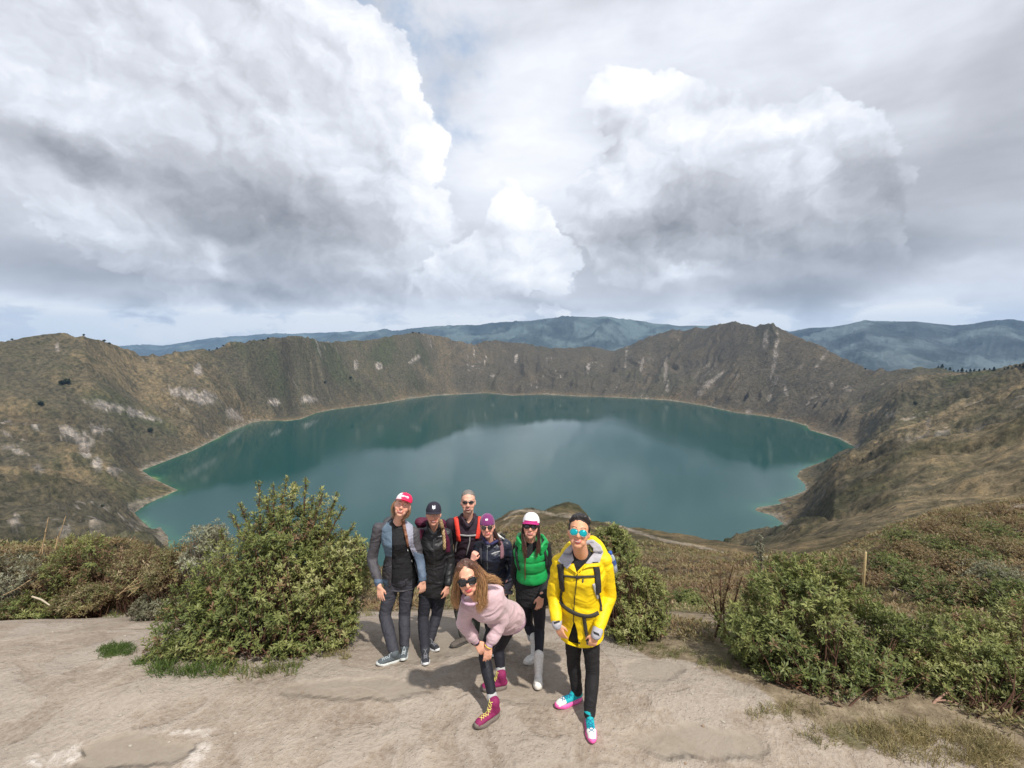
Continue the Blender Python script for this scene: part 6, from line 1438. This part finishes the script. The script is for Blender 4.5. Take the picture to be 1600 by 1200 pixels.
# left background scrub: each clump its own plant
rr_ = random.Random(12)
clumps = [
 (20, 905, 6.9, 62, 50, GREYLEAF, 'grey-leaved shrub at the left border of the picture', .7), (75, 900, 7.2, 50, 42, DRYLEAF, 'dry brown shrub second from the left border', .3),
 (120, 880, 7.0, 48, 50, LEAF, 'green and tan shrub under the tall dry grass stalks', .45), (170, 905, 7.1, 55, 45, DRYLEAF, 'tangled reddish-brown shrub behind the green grass tuft on the path edge', .25),
 (225, 895, 6.8, 50, 50, DRYLEAF, 'twiggy tan shrub behind the path edge, its bent dry stems in front', .6), (275, 885, 6.2, 52, 46, DRYLEAF, 'tan and green shrub between the twiggy tan shrub and the big bush', .65),
 (318, 855, 6.0, 42, 42, GREYLEAF, 'silver-grey shrub touching the left side of the big bush', .85), (45, 950, 6.4, 55, 22, LEAF, 'low green plant at the foot of the left border shrub', .5),
 (250, 945, 6.0, 48, 22, GREYLEAF, 'low pale cushion plant on the path edge left of the big bush', .6), (130, 935, 6.5, 50, 20, DRYLEAF, 'low dry cushion plant in front of the tangled shrub', .7),
 (-50, 900, 6.8, 60, 50, DRYLEAF, 'dry shrub cut off by the left border of the picture', .5)]
for i, (px, py, d, rx, rz, m_, lab, tn) in enumerate(clumps):
    b_ = P(px, py + rz * .9, d); base = Vector((b_.x, b_.y, min(b_.z, gz(b_.x, b_.y)) if d < 9 else b_.z)); base.z = gz(b_.x, b_.y)
    bush('shrub', lab, [lobe_px(px, py, d, rx, rz), lobe_px(px + rx * .3, py - rz * .35, d + .2, rx * .6, rz * .6), lobe_px(px - rx * .35, py + rz * .1, d - .1, rx * .6, rz * .7)], base, 800, .050, 60 + i, cat='shrub', group=EDGE, leafm=m_, bark=BARKG if m_ is GREYLEAF else BARK, tone=(tn, .35), brown=.22, stem_r=.008, nl=6, width=.22, up=.6)
# scrub on the slope to the right, behind the bushes
SLOPE = 'scrub bushes on the slope right of the path'
rs = np.random.default_rng(77); k_ = 0
proto = []
def slope_shrub(kind, seed):
    rng = np.random.default_rng(seed); m_ = (LEAF, DRYLEAF, GREYLEAF)[kind]; n = 900
    d = unit(rng.normal(size=(n, 3)) + [0, 0, .35]); tip = d * [.5, .5, .42] * (.55 + .45 * rng.uniform(0, 1, (n, 1))) + [0, 0, .2]; tip += .16 * rng.normal(size=(n, 3)) * [1, 1, .6]; tip = tip[tip[:, 2] > -.1] * .8; n = len(tip)
    ax = unit(tip * .5 + [0, 0, .5]); return tip, ax
slope_plants = []
def add_slope(label, px, py, size, kind, seed, depth_hint=None):
    """plant rooted on the terrain seen at the pixel"""
    rx_, ry_, rz_ = ray(px, py); best = None
    for dd in np.geomspace(5.2, 60, 160):
        x, y, z = rx_ / ry_ * dd, dd, CAM_Z + rz_ / ry_ * dd
        if terrain_at(x, y) >= z: best = (x, y); break
    if best is None: return
    x, y = best; z = terrain_at(x, y); e = empty('slope_shrub', (x, y, z - .05), label, 'shrub', SLOPE)
    tip, ax = slope_shrub(kind, seed); rng = np.random.default_rng(seed); s = size; n = len(tip)
    C = tip * [s, s, s * .85] + [x, y, z]; L = np.full(n, .055 * s ** .5)
    tn = np.clip((.36, .42, .55)[kind] + .25 * fbm(C[:, 0] * 2, C[:, 2] * 2, 2, seed) + rng.normal(size=n) * .12, .02, 1)
    join_np('foliage', [rosettes(C, ax, L, tn, rng, 7, .34)], (LEAF, DRYLEAF, GREYLEAF)[kind], e)
    segs = [(np.array([x, y, z - .08]) + rng.normal(size=3) * .05, .02 * s, C[i], .006 * s) for i in rng.choice(n, 30, replace=False)]
    v, f, _ = stems_np(segs, 4); link('stems', mesh_np('stems', v, f), BARKG, e)
kn = ('green', 'brown', 'grey-green')
names_far = [(1385, 895, 1.0, 0, 'small green shrub just right of the wooden post'), (1310, 880, .8, 1, 'small brown shrub left of the wooden post above the right bush'), (1362, 925, .9, 1, 'reddish shrub below the wooden post'),
 (1420, 880, 1.2, 1, 'brown shrub on the slope, first right of the wooden post'), (1440, 925, 1.0, 0, 'green shrub on the slope below the first brown one'), (1470, 870, 1.3, 0, 'green shrub high on the slope right of the post'),
 (1495, 905, 1.2, 1, 'brown rounded shrub in the middle of the right slope'), (1510, 860, 1.5, 1, 'rusty shrub on the slope near its crest'), (1535, 890, 1.1, 0, 'dark green shrub right of the brown rounded one'),
 (1560, 920, 1.0, 2, 'silver-grey shrub above the light bush at the right border'), (1585, 880, 1.4, 1, 'tan shrub at the right border halfway up the slope'), (1550, 850, 1.6, 0, 'yellow-green shrub near the slope crest'),
 (1590, 840, 1.8, 1, 'brown shrub at the right border near the slope crest'), (1455, 840, 1.6, 1, 'low brown shrub on the crest of the right slope'), (1500, 825, 2.0, 1, 'wide dark brown shrub on the crest line'),
 (1560, 812, 2.4, 1, 'big dark reddish shrub on the crest at the upper right'), (1600, 960, 1.0, 0, 'green shrub at the right border above the light bush'), (1480, 950, .9, 0, 'bright green shrub just above the light bush'),
 (1410, 850, 1.4, 0, 'olive shrub on the crest above the wooden post'), (1530, 950, .9, 1, 'brown shrub tucked above the light bush'), (1050, 905, .8, 1, 'low brown shrub behind the narrow bush'), (1075, 950, .7, 0, 'small green plant at the foot of the narrow bush'), (1240, 880, .8, 2, 'pale shrub peeping over the right bush')]
for i, (px, py, s_, kd, lab) in enumerate(names_far): add_slope(lab, px, py, s_, kd, 300 + i)
# ground cover: one mass of low tufts on the slopes near the viewpoint
def ground_cover():
    rng = np.random.default_rng(5); N = 46000; az = rng.uniform(R(-50), R(52), N); r = np.exp(rng.uniform(math.log(5.2), math.log(70), N)); X = r * np.sin(az); Y = r * np.cos(az)
    sd_ = poly_sd(X, Y, DIRT); den = fbm(X / 1.6, Y / 1.6, 3, 44)
    keep = (sd_ > .12) & (den > -.25) & (Y > 2); X, Y, r = X[keep], Y[keep], r[keep]; Z = np.array([terrain_at(x, y) for x, y in zip(X, Y)])
    n = len(X); C = np.stack([X, Y, Z + .02], 1); A = unit(rng.normal(size=(n, 3)) * .25 + [0, 0, 1]); L = .065 * (r / 6) ** .75 * rng.uniform(.5, 1.4, n)
    tn = np.clip(.5 + .6 * fbm(X / 2.5, Y / 2.5, 3, 45) + rng.normal(size=n) * .15, 0, 1)
    V, F, T = rosettes(C + A * (L * .5)[:, None], A, L, tn, rng, 6, .22); o = join_np('low_scrub', [(V, F, T)], DRYLEAF, None); tag(o, kind='stuff')
ground_cover()
def blades(C, H_, tone, rng, per=14, spread=.5, width=.006):
    n = len(C) * per; base = np.repeat(C, per, 0) + rng.normal(size=(n, 3)) * [.03, .03, 0]; h = np.repeat(H_, per) * rng.uniform(.5, 1.2, n); d = unit(rng.normal(size=(n, 3)) * [spread, spread, 0] + [0, 0, 1])
    s = unit(np.cross(d, unit(rng.normal(size=(n, 3))))) * width * .5; mid = base + d * h[:, None] * .55; tip = base + d * h[:, None] + np.stack([d[:, 0], d[:, 1], -np.abs(d[:, 0]) - np.abs(d[:, 1])], 1) * (h * .35)[:, None]
    V = np.stack([base - s, base + s, mid + s * .8, mid - s * .8, mid - s * .8, mid + s * .8, tip, tip], 1).reshape(-1, 3); V[7::8] += np.repeat(s, 1, 0) * .2
    F = np.arange(len(V)).reshape(-1, 4); T = np.repeat(np.clip(np.repeat(tone, per) + rng.normal(size=n) * .1, 0, 1), 8); return V, F, T
def grass_tuft(label, spots, h, tone, seed, name='grass_tuft', per=40, width=.006, spread=.5, group=None, m_=None):
    rng = np.random.default_rng(seed); pts = []
    for px, py, rx, ry, k in spots:
        for _ in range(k):
            a = rng.uniform(0, 6.283); q = math.sqrt(rng.uniform()); g_ = GP(px + rx * q * math.cos(a), py + ry * q * math.sin(a)); pts.append([*g_])
    C = np.array(pts); V, F, T = blades(C, np.full(len(C), h), np.full(len(C), tone), rng, per, spread, width)
    e = empty(name, C.mean(0), label, 'grass', group); join_np('blades', [(V, F, T)], m_ or GRASSM, e); return e
GG = 'tufts of grass on the path'
grass_tuft('flat bright green grass patch lying on the path left of the big bush', [(185, 1016, 28, 8, 46), (170, 1022, 14, 5, 12)], .05, .32, 1, group=GG, per=26)
grass_tuft('small green grass patch between the flat patch and the big bush', [(222, 1035, 9, 5, 10)], .05, .35, 2, group=GG, per=24)
grass_tuft('long green grass at the foot of the big bush, left part', [(310, 1052, 40, 6, 14), (255, 1048, 20, 8, 10)], .16, .34, 3, group=GG, per=20, width=.006)
grass_tuft('darker grass at the foot of the big bush, right part', [(390, 1052, 45, 8, 18), (450, 1046, 30, 8, 10)], .11, .55, 4, group=GG, per=16, width=.006)
grass_tuft('dry and green grass along the foot of the broad dark bush', [(1225, 1112, 60, 12, 30), (1320, 1150, 70, 16, 34)], .07, .75, 5, group=GG, per=14, width=.004)
grass_tuft('dry grass in the lower right corner below the dead branch', [(1470, 1165, 110, 30, 150), (1400, 1150, 60, 24, 60), (1560, 1185, 50, 18, 60)], .09, .9, 6, group=GG, per=12, width=.004)
grass_tuft('grass and weeds along the foot of the narrow bush behind the yellow jacket', [(1000, 1012, 40, 6, 18), (1060, 1022, 40, 8, 16), (1110, 1040, 30, 8, 12)], .08, .62, 7, group=GG, per=14, width=.004)
grass_tuft('green grass edge under the left scrub', [(60, 960, 70, 4, 34), (190, 958, 60, 4, 20)], .09, .5, 8, group=GG, per=18)
grass_tuft('dry grass beside the feet of the person in the pink cap', [(560, 960, 20, 8, 16), (520, 1020, 30, 12, 20)], .08, .75, 9, group=GG, per=16)
# dry stalks on the left
def stalks(label, items, seed, name='dry_grass_stalks', m_=None):
    rng = np.random.default_rng(seed); base = P(*items[0][0]); e = empty(name, base, label, 'dry grass')
    for a, b in items:
        segs = []
        p0 = np.array([*P(*a)]); p1 = np.array([*P(*b)]); mid = (p0 + p1) / 2 + rng.normal(size=3) * .02; segs += [(p0, .006, mid, .005), (mid, .005, p1 - (p1 - p0) * .12, .004), (p1 - (p1 - p0) * .14, .010, p1, .003)]
        v, f, _ = stems_np(segs, 5); link('stalk', mesh_np('stalk', v, f), m_ or plain('dry_straw', (.42, .30, .17), .9, .2), e)
    return e
stalks('tall pale dry grass stalk leaning above the left scrub', [((62, 865, 6.6), (76, 808, 6.6)), ((66, 865, 6.6), (72, 825, 6.6))], 1)
stalks('second, fainter pair of dry stalks right of the tall pale one', [((86, 860, 6.8), (103, 806, 6.8)), ((86, 860, 6.8), (98, 822, 6.8))], 2)
stalks('fan of bent dry stems in front of the tan shrub', [((185, 930, 6.2), (232, 885, 6.2)), ((200, 932, 6.2), (245, 895, 6.2)), ((215, 900, 6.3), (238, 866, 6.3)), ((195, 920, 6.2), (226, 900, 6.2)), ((5, 930, 6.3), (50, 905, 6.3)), ((190, 925, 6.2), (262, 905, 6.2))], 3)
# dead forked branch, right
def branch(label, pts_list, col_m, name='dead_branch'):
    base = P(*pts_list[0][0][:3]); e = empty(name, base, label, 'branch'); segs = []
    for ch in pts_list:
        q = [np.array([*P(px, py, d)]) for px, py, d, r in ch]
        for i in range(len(q) - 1): segs.append((q[i], ch[i][3], q[i + 1], ch[i + 1][3]))
    v, f, _ = stems_np(segs, 7); link('twig', mesh_np('twig', v, f), col_m, e)
branch('dead reddish branch forking out of the bushes at the lower right', [[(1432, 1128, 3.65, .013), (1450, 1110, 3.66, .012), (1462, 1095, 3.68, .011), (1480, 1082, 3.7, .009), (1497, 1068, 3.72, .006)], [(1462, 1095, 3.68, .009), (1478, 1094, 3.66, .006), (1500, 1100, 3.64, .004)], [(1480, 1082, 3.7, .007), (1492, 1085, 3.66, .004)]], plain('pinkish_dead_wood', (.36, .22, .16), .9, .2))
branch('pale fallen stick in the grass at the lower right corner', [[(1500, 1120, 3.55, .008), (1530, 1135, 3.5, .008), (1570, 1160, 3.45, .005)], [(1480, 1110, 3.6, .006), (1510, 1150, 3.5, .004)]], plain('pale_dead_wood', (.42, .36, .27), .9, .2), 'fallen_stick')
branch('whitish dead twig lying in the left scrub', [[(50, 932, 6.1, .012), (65, 937, 6.1, .012), (78, 946, 6.05, .008)]], plain('pale_dead_wood'), 'fallen_stick')
# wooden post
def post():
    b = None; rx_, ry_, rz_ = ray(1349, 905); d = 7.0; base = P(1349, 912, d); top = P(1349, 864, d); bz = terrain_at(base.x, base.y)
    e = empty('wooden_post', (base.x, base.y, bz), 'slim pale wooden post standing on the slope behind the right bush', 'post'); B = Blob(); w = .020
    S = [(Vector((base.x, base.y, bz - .1)), Vector((w, 0, 0)), Vector((0, w, 0))), (Vector((base.x, base.y, top.z)), Vector((w * .92, 0, 0)), Vector((0, w * .92, 0))), (Vector((base.x + .004, base.y, top.z + .02)), Vector((w * .5, 0, 0)), Vector((0, w * .5, 0)))]
    me = B.loft(S, 10).mesh('shaft'); link('shaft', me, plain('weathered_pine', (.50, .38, .20), .8, .2), e)
    link('end_cut', Blob().loft([(S[2][0] + Vector((0, 0, .001)), S[2][1], S[2][2]), (S[2][0] + Vector((0, 0, .004)), S[2][1] * .9, S[2][2] * .9)], 10).mesh('end_cut'), plain('pale_dead_wood'), e)
post()
# loose stones on the path
rng_s = random.Random(3); st = Blob()
def stone(px, py, s_, seed, col_m):
    g_ = GP(px, py); r = random.Random(seed); bm = bmesh.new(); bmesh.ops.create_icosphere(bm, subdivisions=2, radius=s_)
    for v in bm.verts: v.co = Vector((v.co.x * 1.2, v.co.y * .95, v.co.z * .6)) * (1 + .25 * (r.random() - .5)) + g_ + Vector((0, 0, s_ * .25))
    me = bpy.data.meshes.new('stone'); bm.to_mesh(me); bm.free(); return me
pm = [plain('pale_stone', (.36, .32, .27), .9, .2), plain('brown_stone', (.24, .17, .12), .9, .2)]
for i in range(40):
    px = rng_s.uniform(0, 1250); py = rng_s.uniform(985, 1195)
    if 560 < px < 960 and py < 1150: continue
    if px > 1000 and py < 1020 + (px - 1000) * .45: continue
    if 230 < px < 560 and py < 1070: continue
    o = link('pebble', stone(px, py, rng_s.uniform(.005, .013), i, None), pm[i % 4 == 0], None, smooth=False); tag(o, 'small loose pebble, one of many alike scattered over the bare earth of the path', 'pebble', 'pebbles scattered on the path')
# far trees and dark bushes on the crater
def tree_at(label, px, py, hpx, kind, group, seed, dmin=250, nm='tree'):
    rx_, ry_, rz_ = ray(px, py); best = None
    for dd in np.linspace(dmin, 4200, 1600):
        x, y, z = rx_ / ry_ * dd, dd, CAM_Z + rz_ / ry_ * dd
        if terrain_at(x, y) >= z: best = (x, y); break
    if best is None:
        # on the rim line: nearest crest below the ray
        for dy in range(1, 14):
            rx_, ry_, rz_ = ray(px, py + dy)
            for dd in np.linspace(dmin, 4200, 1600):
                x, y, z = rx_ / ry_ * dd, dd, CAM_Z + rz_ / ry_ * dd
                if terrain_at(x, y) >= z: best = (x, y); break
            if best: break
    if best is None: return
    x, y = best; z = terrain_at(x, y); h = .62 * hpx * y / FPX; rng = np.random.default_rng(seed)
    e = empty(nm, (x, y, z), label, 'tree' if nm == 'tree' else 'bush', group); n = 130
    if kind == 'pine': t = rng.uniform(0, 1, n) ** .8; rad = .30 * h * (1.02 - t); a = rng.uniform(0, 6.283, n); C = np.stack([np.cos(a) * rad, np.sin(a) * rad, h * (.15 + .85 * t)], 1)
    else: d = unit(rng.normal(size=(n, 3))); C = d * [.55 * h, .55 * h, .42 * h] * rng.uniform(.5, 1, (n, 1)) + [0, 0, .55 * h]
    C += [x, y, z]; A = unit(rng.normal(size=(n, 3)) * .5 + [0, 0, 1]); join_np('crown', [rosettes(C, A, np.full(n, .20 * h), np.clip(.35 + rng.normal(size=n) * .15, 0, 1), rng, 5, .8)], leaf_mat('far_tree_leaves', [(0, (.018, .028, .014)), (.5, (.030, .045, .022)), (1, (.05, .065, .03))], tr=.1), e)
    v, f, _ = stems_np([(np.array([x, y, z - 2]), .05 * h, np.array([x, y, z + h * .7]), .02 * h)], 6); link('trunk', mesh_np('trunk', v, f), BARKG, e)
rt = random.Random(8); GT = 'dark pines along the right rim of the crater'
xs_ = [1466, 1472, 1478, 1484, 1490, 1497, 1503, 1510, 1516, 1522, 1530, 1538, 1546, 1553, 1569, 1575, 1581, 1587, 1593, 1599]
for i, x in enumerate(xs_): tree_at('dark pine in the even row along the right rim; nothing tells it from its neighbours', x, np.interp(x, [1466, 1550, 1600], [574, 580, 575]), rt.uniform(4, 9.5), 'pine', GT, 500 + i, dmin=700)
for i, (px, py, h, kd, nm, lab) in enumerate([(19, 529, 5, 'r', 'tree', 'lone round tree on the rim near the left border'), (131, 521, 5, 'r', 'tree', 'small tree on the top of the left hill'), (163, 531, 6, 'r', 'tree', 'first of the trees going down the right shoulder of the left hill'), (171, 537, 5, 'r', 'tree', 'second tree down the right shoulder of the left hill'), (327, 540, 4, 'r', 'tree', 'leftmost of three small trees on the saddle'), (339, 540, 4, 'r', 'tree', 'middle of three small trees on the saddle'), (349, 539, 4, 'r', 'tree', 'rightmost of three small trees on the saddle'),
    (411, 524, 4, 'r', 'tree', 'left tree of the pair by the hilltop in the left middle'), (419, 523, 4, 'r', 'tree', 'right tree of the pair by the hilltop in the left middle'), (645, 519, 4, 'r', 'tree', 'small tree on the pointed peak above the lake, left one'), (655, 519, 4, 'r', 'tree', 'small tree on the pointed peak above the lake, right one'), (1352, 572, 4, 'r', 'tree', 'dark tree at the foot of the big peak on the right rim'),
    (97, 597, 11, 'r', 'dark_bush', 'dark round bush high on the left slope'), (106, 595, 13, 'r', 'dark_bush', 'larger dark bush beside the first high on the left slope'), (64, 630, 11, 'r', 'dark_bush', 'dark bush below the pair on the left slope'), (235, 673, 10, 'r', 'dark_bush', 'dark green bush alone on the lower left slope above the lake'), (508, 597, 6, 'r', 'dark_bush', 'small dark bush on the middle left wall, left one'), (548, 590, 6, 'r', 'dark_bush', 'small dark bush on the middle left wall, right one'),
    (1430, 630, 8, 'r', 'dark_bush', 'dark bush on the upper right slope'), (1360, 714, 5, 'r', 'dark_bush', 'small dark bush just above the right shore'), (1348, 718, 4, 'r', 'dark_bush', 'smaller dark bush left of the one above the right shore'), (160, 791, 8, 'r', 'dark_bush', 'dark bush near the left shore')]): tree_at(lab, px, py + h * .4, h, 'round', None, 600 + i, dmin=150, nm=nm)
# ------------------------------------------------------------------ haze
def build_haze():
    bm = bmesh.new(); bmesh.ops.create_cube(bm, size=1)
    x0, x1, y0, y1, z0, z1 = -23500, 23500, -23500, 23500, -960, 1300
    for v in bm.verts: v.co = Vector(((v.co.x + .5) * (x1 - x0) + x0, (v.co.y + .5) * (y1 - y0) + y0, (v.co.z + .5) * (z1 - z0) + z0))
    me = bpy.data.meshes.new('haze'); bm.to_mesh(me); bm.free()
    m = bpy.data.materials.new('haze_air'); m.use_nodes = True; t = m.node_tree; t.nodes.clear()
    v = t.nodes.new('ShaderNodeVolumePrincipled'); o = t.nodes.new('ShaderNodeOutputMaterial'); t.links.new(v.outputs[0], o.inputs['Volume'])
    v.inputs['Color'].default_value = (.42, .66, 1.0, 1); v.inputs['Density'].default_value = 3.3e-5; v.inputs['Anisotropy'].default_value = .0
    ob = link('haze', me, m, smooth=False); tag(ob, kind='stuff')
build_haze()
